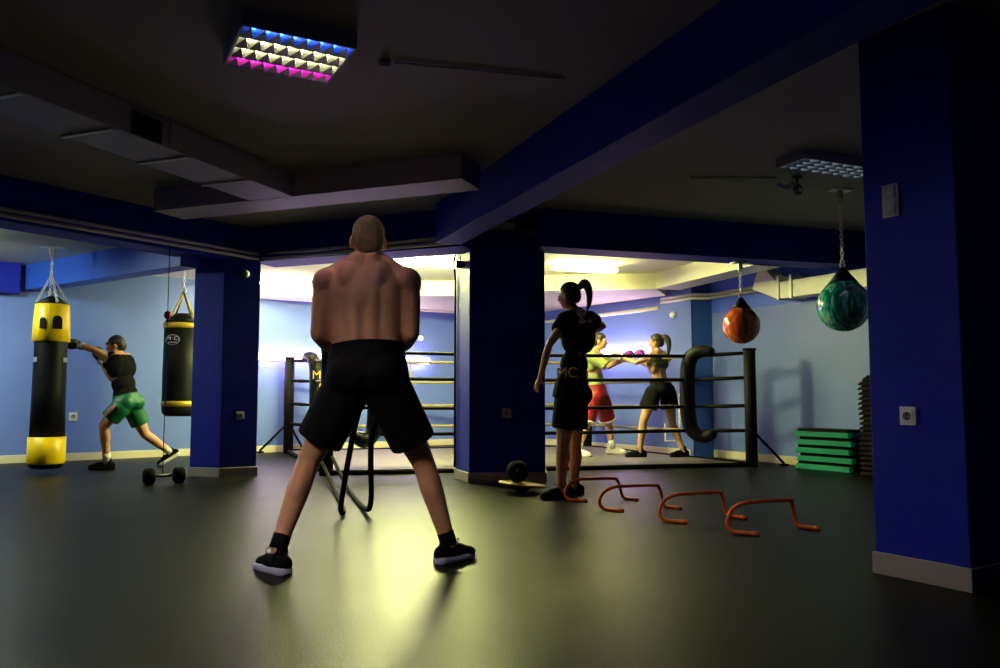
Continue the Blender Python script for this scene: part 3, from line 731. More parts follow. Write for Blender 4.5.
for k in order:
    p = post[k]; o_ = (p - ring_c).normalized(); hh = 1.40
    po = MB().tube([p + V((0, 0, 0)), p + V((0, 0, hh))], 0.075, 8).build('post', 'blackmetal', ring)
    MB().lathe([(0, 0), (.082, 0), (.082, .025), (0, .03)], p + V((0, 0, hh)), 12).build('post_cap', 'matteblack', po)
    side = V((-o_.y, o_.x, 0))
    for s in ((1,) if k in ('RF',) else (1, -1)):
        q_ = {'RF': V((.42, .1, 0)), 'LB': V((-.42, .0, 0)) if s > 0 else V((.15, .3, 0)), 'LF': V((-.3, .1, 0)) if s > 0 else V((.1, -.0, 0)), 'C': V((.22, -.02, 0)) if s > 0 else V((-.2, -.02, 0))}[k]
        if k == 'LF' and s < 0: continue
        MB().tube([p + V((0, 0, .45)), p + q_ + V((0, 0, .03))], .017, 8).build('brace', 'blackmetal', po)
        MB().box(p + q_ + V((0, 0, .012)), (.10, .07, .024)).build('brace_foot', 'blackmetal', po)
M['ropeback'] = mat('ring_rope_yellowish', (0.16, 0.13, 0.05), 0.5, var=0.3, vscale=6)  # rear and side ropes and ties: yellower, mottled tone
for i in range(4):
    a, b = corner[order[i]], corner[order[(i + 1) % 4]]
    for h_ in rope_h:
        mid = (a + b) / 2 + V((0, 0, h_ - .012))
        MB().tube(spline([a + V((0, 0, h_)), mid, b + V((0, 0, h_))], 6), .021, 8).build('rope', 'rope' if i == 0 else 'ropeback', ring)
    if i in (0, 2):
        for tt in ((0.33, 0.66) if i == 2 else ()):
            c = a + (b - a) * tt
            MB().tube([c + V((0, 0, rope_h[3] - .02)), c + V((0, 0, rope_h[0] + .02))], .012, 6).build('rope_tie', 'ropeback', ring)
for k in order:
    for h_ in rope_h:
        a = corner[k] + V((0, 0, h_)); b = post[k] + V((0, 0, h_ + .02)); m_ = a + (b - a) * .5
        tb = MB().tube([a, m_, b], [.014, .026, .020], 8).build('turnbuckle', 'rope', ring)
def pad(k, letters=None, ext=.40):
    c = corner[k]; o_ = (post[k] - corner[k]); L = o_.length; o_.normalize()
    t0, t1 = rope_h[0] + .03, rope_h[3] - .04
    pts = [c + o_ * (ext * L) + V((0, 0, t0 + .01)), c + o_ * .10 + V((0, 0, t0 + .02)), c - o_ * .03 + V((0, 0, t0 - .10)), c - o_ * .06 + V((0, 0, (t0 + t1) / 2)),
           c - o_ * .03 + V((0, 0, t1 + .10)), c + o_ * .12 + V((0, 0, t1 - .03)), c + o_ * (ext * L) + V((0, 0, t1 + .02))]
    po = MB().tube(spline(pts, 6), [.045 + .055 * math.sin(PI * min(1, max(0, i / 36))) ** .5 for i in range(37)], 12, flat=1.0).build('corner_pad', 'black', ring)
    return po
for k in order: pl = pad(k)
kc = D(321, 378, 11.45); Rz = Matrix.Rotation(0.35, 3, 'Z')
padb = MB().box(kc + V((0, .03, -.35)), (.26, .05, .95), R=Rz).build('corner_banner', 'black', ring, bevel=.02)
lettering('MC', kc + V((0, -.005, .04)), Rz, .17, 'gold', padb)
lettering('C', kc + V((0.03, -.005, -.12)), Rz, .17, 'gold', padb)

# ================================================================== HURDLES
lab = ['orange mini hurdle farthest left, beside the jumping person', 'orange mini hurdle, second from the left in the row', 'orange mini hurdle, third from the left in the row', 'orange mini hurdle nearest the right end of the row']
first = None
hl = [((571, 501.5), (626, 500), (.178)), ((606, 511), (668, 508.5), .178), ((667, 522.5), (731, 518), .185), ((736, 534.2), (802, 528.5), .19)]
for i, (l, r, hh) in enumerate(hl):
    a, b = G(*l), G(*r); c = (a + b) / 2; d = b - a; rz = math.atan2(d.y, d.x); L = d.length
    t = thing('mini_hurdle', lab[i], 'hurdle', (c.x, c.y, 0), rz, 'orange hurdles in a row')
    # local: x along the bar; profile bows out along pv
    fw = V((.82, -.57, 0)); fw.rotate(Matrix.Rotation(-rz, 3, 'Z'))
    rad = .0125
    def prof(s):
        x0 = V((s * L / 2, 0, 0))
        sx_ = V((s, 0, 0))
        P = [x0 + fw * .12 - sx_ * .02 + V((0, 0, rad)), x0 + fw * .04 + V((0, 0, rad)), x0 - fw * .015 + V((0, 0, .016)), x0 - fw * .045 + sx_ * .005 + V((0, 0, .045)), x0 - fw * .050 + V((0, 0, .085)),
             x0 - fw * .042 - sx_ * .018 + V((0, 0, hh - .05)), x0 - fw * .022 - sx_ * .055 + V((0, 0, hh - .015)), x0 - sx_ * .11 + V((0, 0, hh))]
        return P
    path = spline(prof(-1) + prof(1)[::-1], 7)
    lbt(MB().tube(path, rad, 10), 'frame_tube', 'orange', t)
    for s in (-1, 1):
        P = prof(s); e = P[0]; d_ = (P[0] - P[1]).normalized()
        lbt(MB().tube([e - d_ * .035, e + d_ * .006], rad * 1.12, 10), 'foot_cap', 'orange', t)

# ================================================================== STEP STACKS
sd = RWdir; sn = nRW; ang = math.atan2(sd.y, sd.x)
def step(c, L, W, h, rz, mats, label, group, name='aerobic_step', cat='step platform'):
    t = thing(name, label, cat, c, rz, group)
    x, y = L / 2, W / 2
    def frus(z0, z1, f0, f1):
        vs = []
        for z, f in ((z0, f0), (z1, f1)):
            X, Y = x - f, y - f; ch = .03
            ring_ = [(-X + ch, -Y), (X - ch, -Y), (X, -Y + ch), (X, Y - ch), (X - ch, Y), (-X + ch, Y), (-X, Y - ch), (-X, -Y + ch)]
            vs += [V((a, b, z)) for a, b in ring_]
        return vs, [tuple(range(7, -1, -1)), tuple(range(8, 16))] + [(i, (i + 1) % 8, 8 + (i + 1) % 8, 8 + i) for i in range(8)]
    vs, fs = frus(0, h * .62, 0.0, .018); lbt(MB().add(vs, fs), 'base_frame', mats[0], t, bevel=.004)
    vs, fs = frus(h * .62, h * .98, .030, .035); lbt(MB().add(vs, fs), 'top_pad', mats[1], t, bevel=.004)
    return t
c0 = G(794, 468.3); c1 = G(852, 473.5); sd2 = (c1 - c0); L2 = sd2.length; sd2.normalize(); ang2 = math.atan2(sd2.y, sd2.x); back = V((-sd2.y, sd2.x, 0)); back = back if back.y > 0 else -back
cen = c0 + sd2 * (L2 / 2) + back * .16
hs = .094
pos = ['bottom green step of the low stack by the right wall', 'green step, second from the bottom of the low stack', 'middle green step of the low stack by the right wall', 'green step, second from the top of the low stack', 'top green step of the low stack by the right wall']
g0_ = None
for k in range(5):
    o_ = -sd2 * .015 if k % 2 == 0 else sd2 * .015
    c = cen + o_ + V((0, 0, .002 + k * hs))
    if g0_ is None: g0_ = step(c, L2 + .02, .30, hs, ang2, ('green', 'stepblack'), pos[0], 'green steps stacked by the right wall')
    else: copy_thing(g0_, c, ang2, pos[k])
b0 = G(857.5, 474.5)
cen2 = b0 + RWdir * .31 - nRW * .15
cen2 = b0 + sd2 * .32 + back * .14
ords = ['bottom', 'second', 'third', 'fourth', 'fifth', 'sixth', 'seventh', 'eighth', 'ninth', 'tenth', 'eleventh', 'twelfth', 'thirteenth', 'fourteenth', 'fifteenth', 'sixteenth', 'seventeenth', 'eighteenth', 'nineteenth', 'twentieth']
n_b = 20; hb = (D(865, 375, 8.55).z) / n_b
f_ = None
for k in range(n_b):
    lb_ = ('bottom' if k == 0 else 'topmost' if k == n_b - 1 else ords[k]) + ' black step of the tall stack beside the right column' + ('' if k in (0, n_b - 1) else ', counted from the floor')
    c = cen2 + V((random.uniform(-.006, .006), random.uniform(-.006, .006), .001 + k * hb))
    if k == n_b - 1: c += sd2 * .06
    if f_ is None: f_ = step(c, .64, .26, hb, ang2, ('stepgrey', 'stepblack'), lb_, 'black steps in the tall stack')
    else: copy_thing(f_, c, ang2, lb_)

# ================================================================== BALANCE BOARD AND BALL
c = G(521, 488.5); c = V((c.x, 7.15, 0))
t = thing('balance_board', 'round wooden balance board tilted on the floor before the middle column', 'balance board', (c.x, c.y, 0))
R_ = Matrix.Rotation(0.10, 3, 'Y') @ Matrix.Rotation(-.03, 3, 'X')
prof = [(0, -.009), (.205, -.009), (.21, 0), (.205, .009), (0, .009)]
mb = MB(); mb.lathe(prof, (0, 0, 0), 36)
o = mb.build('board', 'wood', None); o.data.transform(Matrix.Translation((0, 0, .075)) @ R_.to_4x4()); o['_local'] = 1; o.parent = t
mb = MB(); mb.lathe([(0, -.062), (.03, -.056), (.06, -.035), (.08, -.005), (0, -.004)], (0, 0, 0), 24)
o = mb.build('dome_foot', 'matteblack', None); o.data.transform(Matrix.Translation((0, 0, .066)) @ R_.to_4x4()); o['_local'] = 1; o.parent = t
rb = .098
o = MB().ell((0, 0, 0), (rb, rb, rb), seg=32, rings=20).build('medicine_ball', 'matteblack'); tag(o, 'black medicine ball resting on the wooden balance board', 'ball')
o.location = c + V((-0.04, 0, .089 + rb))
vb = MB().lathe([(0, 0), (.012, 0), (.01, .004), (0, .004)], (0, 0, 0), 12, axis=(-.1, -1, .1)).build('valve', 'greypipe', None)
vb.data.transform(Matrix.Translation((0, -rb + .001, .02))); vb['_local'] = 1; vb.parent = o

# ================================================================== PEOPLE
def frame(z, y):
    """rotation whose local z is z and whose local y is as near y as possible"""
    z = V(z).normalized(); y = V(y); y = (y - z * y.dot(z)).normalized(); x = y.cross(z)
    return Matrix((x, y, z)).transposed()
def remesh(mb, name, m, parent, vox=.010, smooth=3):
    me = mb.mesh(name); tmp = bpy.data.objects.new('tmp', me); COL.objects.link(tmp)
    r = tmp.modifiers.new('r', 'REMESH'); r.mode = 'VOXEL'; r.voxel_size = vox; r.use_smooth_shade = True
    if smooth:
        s = tmp.modifiers.new('s', 'SMOOTH'); s.factor = .5; s.iterations = smooth
    dg = bpy.context.evaluated_depsgraph_get(); out = bpy.data.meshes.new_from_object(tmp.evaluated_get(dg))
    bpy.data.objects.remove(tmp); out.name = name
    for p in out.polygons: p.use_smooth = True
    out.materials.clear(); out.materials.append(M[m] if isinstance(m, str) else m)
    o = bpy.data.objects.new(name, out); COL.objects.link(o)
    if parent: put(o, parent)
    return o
def limb(mb, a, b, c, r):   # tapering three joint limb with muscle bellies: radii r = (top, belly1, joint, belly2, end)
    a, b, c = V(a), V(b), V(c)
    m1 = a.lerp(b, .42); m2 = b.lerp(c, .32)
    mb.cone(a, r[0], m1, r[1]); mb.cone(m1, r[1], b, r[2]); mb.cone(b, r[2], m2, r[3]); mb.cone(m2, r[3], c, r[4])
def hand(mb, wr, d, palm, side, curl=.9, s=1.0):
    """wr wrist, d finger direction, palm the way the palm faces, side +1/-1 puts the thumb"""
    d = V(d).normalized(); palm = V(palm); palm = (palm - d * palm.dot(d)).normalized(); x = d.cross(palm) * side
    R = frame(d, palm)
    pc = wr + d * .05 * s
    mb.ell(pc, (.040 * s, .017 * s, .050 * s), R); mb.cone(wr, .024 * s, pc, .022 * s)
    for k, (off_, ln) in enumerate(((.030, .070), (.010, .080), (-.010, .075), (-.029, .060))):
        p0 = wr + d * .088 * s + x * off_ * s; dirn = d.copy()
        a1 = curl * .7; 
        for j, fr in enumerate((.45, .32, .25)):
            ang_ = curl * (.6 + .9 * j)
            dv = d * math.cos(ang_) + palm * math.sin(ang_)
            p1 = p0 + dv * ln * fr * s; mb.cone(p0, (.0095 - .0008 * j) * s, p1, (.0088 - .0008 * j) * s, seg=10); p0 = p1
    p0 = wr + d * .025 * s + x * .030 * s
    p1 = p0 + (x * .8 + d * .5 + palm * .5).normalized() * .036 * s; p2 = p1 + (x * .1 + d * .75 + palm * .65).normalized() * .034 * s
    mb.cone(p0, .013 * s, p1, .011 * s, seg=10); mb.cone(p1, .011 * s, p2, .009 * s, seg=10)
def shoe(an, d, m, solem, parent, L=.285, z=None, pitch=0.0, W=.098, name='shoe', collar=.115):
    """an ankle joint; d toe direction on the ground; z height of the sole"""
    d = V((d[0], d[1], 0)).normalized(); s = V((d.y, -d.x, 0)); z = an.z - .095 if z is None else z
    R = Matrix((s, d, V((0, 0, 1)))).transposed()
    Rp = R @ Matrix.Rotation(pitch, 3, 'X')
    base = V((an.x, an.y, z)); 
    if pitch: base = V(an) + Rp @ V((0, 0, -.09))
    def T(p): return base + Rp @ V(p)
    ob = MB()
    ob.ell(T((0, -.045, .050)), (W * .42, .050, .046), Rp); ob.ell(T((0, .05, .048)), (W * .46, .10, .044), Rp)
    ob.ell(T((0.006, .135, .036)), (W * .50, .062, .032), Rp); ob.cone(T((0, -.005, .05)), W * .42, T((0, -.012, collar)), W * .40)
    so = remesh(ob, name, m, parent, .008, 3)
    pts = []
    for y, ww in ((-.088, .0), (-.084, .024), (-.06, .038), (0, .038), (.05, .043), (.11, .052), (.155, .046), (.185, .028), (.195, 0)): pts.append((ww * W / .098, y))
    ol = [(x, y) for x, y in pts] + [(-x, y) for x, y in pts[::-1][1:-1]]
    n = len(ol); mb = MB(); prev = None; vs = []
    for zz, f in ((0, .96), (.010, 1.04), (.026, 1.04), (.034, .95)):
        vs += [T((x * f, y * f + .01 * (f - 1), zz + (.008 if y < -.03 else 0) * (zz > .02))) for x, y in ol]
    fs = [tuple(range(n - 1, -1, -1)), tuple(range(3 * n, 4 * n))] + [(r * n + i, r * n + (i + 1) % n, (r + 1) * n + (i + 1) % n, (r + 1) * n + i) for r in range(3) for i in range(n)]
    so2 = mb.add(vs, fs, True).build('sole', solem, so, bevel=.002)
    lm = MB()
    for k in range(4):
        y = .035 + k * .024; lm.tube([T((-.024, y, .088 - k * .006)), T((0, y + .004, .096 - k * .007)), T((.024, y, .088 - k * .006))], .0028, 6)
    lm.tube(spline([T((0, .03, .10)), T((.03, .05, .12)), T((.05, .01, .105)), T((.01, .03, .10)), T((-.035, .05, .12)), T((-.055, .015, .10)), T((0, .03, .10))], 5), .0025, 6)
    lm.build('laces', 'blackmetal' if m != 'whitecloth' else 'silver', so)
    return so
def glove(wr, d, up, m, parent, s=1.0):
    d = V(d).normalized(); R = frame(d, up); mb = MB()
    mb.ell(wr + d * .095 * s, (.058 * s, .062 * s, .085 * s), R); mb.ell(wr + d * .12 * s + R @ V((0, -.02, 0)) * s, (.056 * s, .055 * s, .055 * s), R)
    mb.ell(wr + d * .075 * s + R @ V((.05, .03, 0)) * s, (.024 * s, .026 * s, .050 * s), R)
    mb.cone(wr - d * .03 * s, .040 * s, wr + d * .05 * s, .046 * s, caps=False)
    g_ = remesh(mb, 'boxing_glove', m, parent, .008, 3)
    MB().tube([wr - d * .028 * s, wr + d * .022 * s], .0475 * s, 16).build('wrist_strap', 'white' if m != 'greyglove' else 'silver', g_)
    return g_

def human(name, label, base, J, skin='skin', sc_=1.0, fem=False, face=(0, 1, 0), hup=(0, 0, 1), hands=None, vox=.012, muscle=1.0, group=None, bulk=1.0, smooth=3):
    t = thing(name, label, 'person', base)
    J = {k: V(v) for k, v in J.items()}; s = sc_; k_ = bulk
    P, C_, N, Hd = J['pelvis'], J['chest'], J['neck'], J['head']
    sx = (J['shR'] - J['shL']).normalized(); up = (N - P).normalized(); fwd = up.cross(sx).normalized()
    if fwd.dot(V(J['front'])) < 0: fwd = -fwd
    Rt = Matrix((sx, fwd, up)).transposed()
    upc = (N - C_).normalized(); Rc = frame(upc, fwd)
    hx = (J['hipR'] - J['hipL']).normalized(); Rp = frame((C_ - P).normalized(), fwd)
    b = MB()
    hw = .150 if not fem else .160
    b.ell(P, (hw * s * k_, .105 * s, .115 * s), Rp)
    for q_ in (-1, 1): b.ell(P + sx * q_ * .075 * s - fwd * .055 * s - up * .03 * s, (.085 * s, .080 * s, .090 * s), Rp)
    wst = P.lerp(C_, .50); b.ell(wst, ((.136 if not fem else .115) * s * k_, .096 * s, .15 * s), Rp)
    if not fem: b.ell(wst + up * .07 * s, (.140 * s * k_, .098 * s, .13 * s), Rp)
    if muscle > 1:
        for q_ in (-1, 1):
            b.cone(C_ + sx * q_ * .100 * s * k_ - fwd * .012, .078 * s * k_, P.lerp(C_, .22) + sx * q_ * .075 * s * k_, .078 * s)
            b.cone(P + sx * q_ * .040 * s - fwd * .060 * s, .036 * s, C_ + sx * q_ * .042 * s - fwd * .070 * s, .042 * s)
            b.cone(C_ + sx * q_ * .042 * s - fwd * .070 * s, .042 * s, N + sx * q_ * .030 * s - fwd * .045 * s, .034 * s)
            b.cone(N + sx * q_ * .03 * s + up * .035, .040 * s, (J['shL'] if q_ < 0 else J['shR']) + up * .012, .050 * s)
    b.ell(C_, ((.158 if not fem else .135) * s * k_, .112 * s, .165 * s), Rc)
    b.ell(C_ + up * .07 * s, ((.150 if not fem else .125) * s * k_, .10 * s, .12 * s), Rc)
    for q_, sh in ((-1, J['shL']), (1, J['shR'])):
        b.ell(C_ + sx * q_ * .105 * s * k_ - fwd * .015 * s + up * .01, (.070 * s * k_, .085 * s, .150 * s), Rc)        # latissimus
        b.ell(P.lerp(C_, .55) + sx * q_ * .042 * s - fwd * .056 * s, (.034 * s, .032 * s, .24 * s), Rp)             # erector
        b.ell(C_ + sx * q_ * .080 * s - fwd * .062 * s + up * .085 * s, (.062 * s, .042 * s, .085 * s), Rc)              # shoulder blade
        b.ell(C_ + sx * q_ * .075 * s + fwd * .065 * s + up * .05 * s, (.078 * s, .045 * s, .062 * s), Rc)               # chest
        b.cone(N + sx * q_ * .02 * s - fwd * .012, .048 * s, sh.lerp(N, .28) + up * .005, .050 * s)
        b.cone(C_ + up * .10 * s + sx * q_ * .06, .075 * s, sh, .060 * s)
        b.ell(sh - up * .012, (.066 * s * k_, .066 * s * k_, .080 * s), frame(((J['elL'] if q_ < 0 else J['elR']) - sh), fwd))
    b.cone(N - upc * .03, .058 * s * (0.86 if fem else 1), Hd - V(hup) * .05 * s, .052 * s * (0.86 if fem else 1))
    am = 0.82 if fem else 1.0
    for q_ in 'LR':
        limb(b, J['sh' + q_], J['el' + q_], J['wr' + q_], [x * s * am * (k_ if i < 4 else 1) for i, x in enumerate((.054, .053, .038, .043, .027))])
        limb(b, J['hip' + q_], J['kn' + q_], J['an' + q_], [x * s for x in (.092, .083, .056, .058, .037)])
        kn, an = J['kn' + q_], J['an' + q_]; bk = (kn - J['hip' + q_]).normalized(); sh_ = (an - kn)
        bv = -fwd if 'legback' not in J else J['legback']; bv = (bv - sh_.normalized() * bv.dot(sh_.normalized()))
        b.ell(kn.lerp(an, .30) + bv.normalized() * .022 * s, (.046 * s, .046 * s, .105 * s), frame(sh_, bv))
        b.ell(an + V((0, 0, -.02)), (.038 * s, .045 * s, .045 * s))
    # head
    f = V(face).normalized(); hu = V(hup); hu = (hu - f * hu.dot(f)).normalized(); Rh = frame(hu, f); hs_ = s * (1.0 if not fem else .96) * (1.09 if muscle > 1 else 1)
    def h(x, y, z): return Hd + Rh @ V((x, y, z)) * hs_
    b.ell(h(0, -.008, .030), (.074 * hs_, .094 * hs_, .085 * hs_), Rh)
    b.ell(h(0, .018, -.030), (.062 * hs_, .075 * hs_, .080 * hs_), Rh)
    b.ell(h(0, .050, -.082), (.032 * hs_, .034 * hs_, .026 * hs_), Rh)
    b.ell(h(0, .080, .022), (.050 * hs_, .016 * hs_, .012 * hs_), Rh)
    b.cone(h(0, .088, .012), .008 * hs_, h(0, .108, -.022), .014 * hs_, seg=10)
    b.ell(h(0, .084, -.052), (.024 * hs_, .012 * hs_, .010 * hs_), Rh)
    for q_ in (-1, 1):
        b.ell(h(q_ * .078, -.004, -.005), (.011 * hs_, .021 * hs_, .033 * hs_), Rh)
        b.ell(h(q_ * .036, .070, -.015), (.022 * hs_, .020 * hs_, .020 * hs_), Rh)
    if hands:
        for q_, (d_, pl_, cu_) in hands.items(): hand(b, J['wr' + q_], d_, pl_, 1 if q_ == 'L' else -1, cu_, s * am)
    body = remesh(b, 'body', skin, t, vox, smooth)
    em = MB()
    for q_ in (-1, 1): 
        MB().ell(h(q_ * .032, .089, .002), (.012 * hs_, .008 * hs_, .007 * hs_), Rh, 12, 8).build('eye', 'eye', t)
    MB().ell(h(0, .094, -.052), (.022 * hs_, .006 * hs_, .005 * hs_), Rh, 12, 8).build('mouth', 'lip', t)
    t['_i'] = 0; del t['_i']
    return t, dict(sx=sx, up=up, fwd=fwd, Rc=Rc, Rp=Rp, h=h, Rh=Rh, hs=hs_, J=J, P=P, C=C_, N=N, s=s, k=k_)

def hair_cap(t, I, m, thick=.010, long_back=False, vox=.009, name='hair'):
    h, Rh, hs = I['h'], I['Rh'], I['hs']; b = MB()
    b.ell(h(0, -.014, .036), ((.074 + thick) * hs, (.094 + thick * .6) * hs, (.085 + thick) * hs), Rh)
    b.ell(h(0, -.045, -.005), ((.064 + thick) * hs, (.062 + thick) * hs, (.070 + thick) * hs), Rh)
    me_o = remesh(b, name, m, None, vox, 2)
    # open the face side: drop everything in front of and below the hairline
    bm = bmesh.new(); bm.from_mesh(me_o.data); Hd = I['J']['head']; Ri = Rh.transposed(); kill = []
    for v in bm.verts:
        q_ = Ri @ (v.co - Hd) / hs
        if (q_.y > .035 + max(0, (q_.z - .03)) * .9 and q_.z < .095) or (q_.z < -.005 and q_.y > -.025) or q_.z < -.075: kill.append(v)
    bmesh.ops.delete(bm, geom=kill, context='VERTS'); bm.to_mesh(me_o.data); bm.free(); put(me_o, t)
    sd = me_o.modifiers.new('s', 'SOLIDIFY'); sd.thickness = .004
    return me_o
def shorts(t, I, m, frac=.55, flare=1.18, loose=.018, top=.06, name='shorts', trim=None, vox=.012, hem=None):
    s, P, J, sx, fwd, up, Rp = I['s'], I['P'], I['J'], I['sx'], I['fwd'], I['up'], I['Rp']; b = MB()
    b.ell(P, ((.152 * I['k'] + loose) * s, (.110 + loose) * s, (.115) * s), Rp)
    for q_ in (-1, 1): b.ell(P + sx * q_ * .075 * s - fwd * .055 * s - up * .03 * s, ((.086 + loose) * s, (.080 + loose) * s, .10 * s), Rp)
    ut = (I['C'] - P).normalized()
    b.tube([P, P + ut * (top + .04) * s], [(.15 * I['k'] + loose) * s, (.132 * I['k'] + loose) * s], 24, flat=.80) if False else None
    n = 24; vs = []; 
    for z, rx, ry in ((-.06, .160, .13), (.03, .150, .118), (top + .05, .136, .106)):
        vs += [P + Rp @ V(((rx * I['k'] + loose) * s * math.cos(2 * PI * k / n), (ry + loose) * s * math.sin(2 * PI * k / n), z * s)) for k in range(n)]
    b.add(vs, [tuple(range(n - 1, -1, -1)), tuple(range(2 * n, 3 * n))] + [(r * n + i, r * n + (i + 1) % n, (r + 1) * n + (i + 1) % n, (r + 1) * n + i) for r in range(2) for i in range(n)], True)
    ends = []
    for q_ in 'LR':
        a, c = J['hip' + q_], J['kn' + q_]; e = a.lerp(c, frac); r0_ = .094 + loose; r1_ = (.083 if frac < .6 else .066) * flare + loose
        b.ell(a, (r0_ * s,) * 3); b.tube([a, a.lerp(c, frac * .5), e], [r0_ * s, (r0_ + r1_) * .5 * s, r1_ * s], 20)
        ends.append((e, (c - a).normalized(), r1_ * s))
    o = remesh(b, name, m, t, vox, 2)
    MB().add([P + Rp @ V(((.139 * I['k'] + loose) * s * math.cos(2 * PI * k / n), (.109 + loose) * s * math.sin(2 * PI * k / n), (top + .05 + z) * s)) for z in (-.038, .004) for k in range(n)],
             [(i, (i + 1) % n, n + (i + 1) % n, n + i) for i in range(n)], True).build('waistband', trim or m, o)
    if hem:
        for e, d_, r_ in ends:
            MB().tube([e - d_ * .028, e + d_ * .004], r_ * 1.03, 20).build('hem', hem, o)
    return o
def top_(t, I, m, zlo=.02, loose=.012, sleeve=0.0, straps=True, name='tank_top', vox=.012, crop=False):
    s, P, C_, J, sx, fwd, up, Rp, Rc = I['s'], I['P'], I['C'], I['J'], I['sx'], I['fwd'], I['up'], I['Rp'], I['Rc']; b = MB(); k = I['k']
    fem = I.get('fem', False); cw = .158 if not fem else .137; l = loose
    if not crop:
        wst = P.lerp(C_, .50); b.ell(wst, ((.130 * k + l) * s, (.096 + l) * s, .14 * s), Rp); b.ell(P.lerp(C_, .2), ((.140 * k + l) * s, (.10 + l) * s, .12 * s), Rp)
    b.ell(C_, ((cw * k + l) * s, (.115 + l) * s, (.165 if not crop else .10) * s), Rc)
    b.ell(C_ + up * .06 * s, ((.145 * k * (.86 if fem else 1) + l) * s, (.102 + l) * s, .10 * s), Rc)
    for q_ in (-1, 1):
        b.ell(C_ + sx * q_ * .100 * s * k - fwd * .015 * s, ((.070 * k + l) * s, (.086 + l) * s, (.14 if not crop else .09) * s), Rc)
        b.ell(C_ + sx * q_ * .080 * s - fwd * .062 * s + up * .07 * s, ((.062 + l) * s, (.042 + l) * s, .075 * s), Rc)
        b.ell(C_ + sx * q_ * .075 * s + fwd * .065 * s + up * .04 * s, ((.078 + l) * s, (.045 + l) * s, .066 * s), Rc)
        if straps: b.cone(C_ + up * .10 * s + sx * q_ * .08 * s, .070 * s, I['N'].lerp(J['shL' if q_ < 0 else 'shR'], .55), (.048 + l) * s)
    if sleeve:
        for q_ in 'LR':
            a, c = J['sh' + q_], J['el' + q_]; b.ell(a, ((.070 + l) * s,) * 3); b.tube([a, a.lerp(c, sleeve)], [(.068 + l) * s, (.060 + l) * s], 18)
            b.cone(C_ + up * .10 * s, .08 * s, a, (.060 + l) * s)
    return remesh(b, name, m, t, vox, 2)
def sock(an, kn, m, parent, h=.06, r=.042):
    d = (kn - an).normalized(); return MB().tube([an - d * .02, an + d * h * .6, an + d * h], [r, r, r * 1.02], 16).build('sock', m, parent)

# ---- the shirtless man with the battle ropes
DP = D
J = dict(pelvis=DP(367, 372, 4.09), chest=DP(366, 298, 4.17), neck=DP(368, 262, 4.22), head=DP(368, 242, 4.28), front=(0, 1, 0),
         shL=DP(327, 281, 4.17), shR=DP(407, 281, 4.17), elL=DP(319, 334, 4.12), elR=DP(411, 333, 4.12), wrL=DP(344, 356, 4.36), wrR=DP(392, 356, 4.36),
         hipL=DP(348, 386, 4.09), hipR=DP(386, 386, 4.10), knL=DP(308, 462, 4.12), knR=DP(424, 464, 4.22), anL=DP(279, 545, 3.97), anR=DP(448, 541, 4.22))
J['legback'] = V((0, -1, 0))
base = (J['anL'] + J['anR']) / 2; base.z = 0
man, I = human('person', 'shirtless man in black shorts seen from behind, standing wide legged with ropes', base, J, skin='skin', hands={'L': ((.5, .8, -.1), (0.4, -.2, -1), 1.1), 'R': ((-.5, .8, -.1), (-.4, -.2, -1), 1.1)}, vox=.0085, sc_=1.05, bulk=1.15, muscle=2, smooth=9, face=(-.28, .96, -.06))
hair_cap(man, I, 'buzz', .004, vox=.008)
shorts(man, I, 'cloth', .72, 1.35, .026, .075, vox=.010)
zt_ = D(368, 343, 4.0).z
shoe(J['anL'], (-.70, .70), 'matteblack', 'sole', man, z=G(275, 573).z)
shoe(J['anR'], (.60, .78), 'matteblack', 'sole', man, z=0.0)
sock(J['anL'], J['knL'], 'cloth', man, .05, .044); sock(J['anR'], J['knR'], 'cloth', man, .05, .044)
pc_ = post['LF']
for q_, ox, lab_ in (('L', -.03, 'black battle rope from the left hand of the shirtless man to the ring post'), ('R', .10, 'black battle rope from the right hand of the shirtless man to the ring post')):
    wv = J['wr' + q_]; d_ = V((.5 if q_ == 'L' else -.5, .8, -.1)).normalized(); gp = wv + d_ * .095 + V((0, 0, -.02))
    s_ = -1 if q_ == 'L' else 1
    if q_ == 'L': mid = [gp + V((0, .25, -.14)), D(352, 440, 5.2), D(341, 505, 5.6), V((D(343, 530, 5.9).x, 5.9, .03)), D(334, 495, 7.2), pc_ + V((-.02, -.14, .16))]
    else: mid = [gp + V((0, .25, -.12)), D(372, 435, 5.2), D(371, 500, 5.7), V((D(364, 535, 6.0).x, 6.0, .03)), D(348, 495, 7.2), pc_ + V((.09, -.12, .20))]
    mid = [V((m.x, m.y, max(m.z, .03))) for m in mid]
    hnd = J['wr' + q_] + V((-.5 if q_ == 'L' else .5, .8, -.1)).normalized() * 0
    o = MB().tube(spline([gp + V((s_ * .10, -.02, .0)), gp] + mid, 8), .019, 10).build('battle_rope', 'matteblack'); tag(o, lab_, 'rope', 'battle ropes tied to the ring post'); origin_here(o)

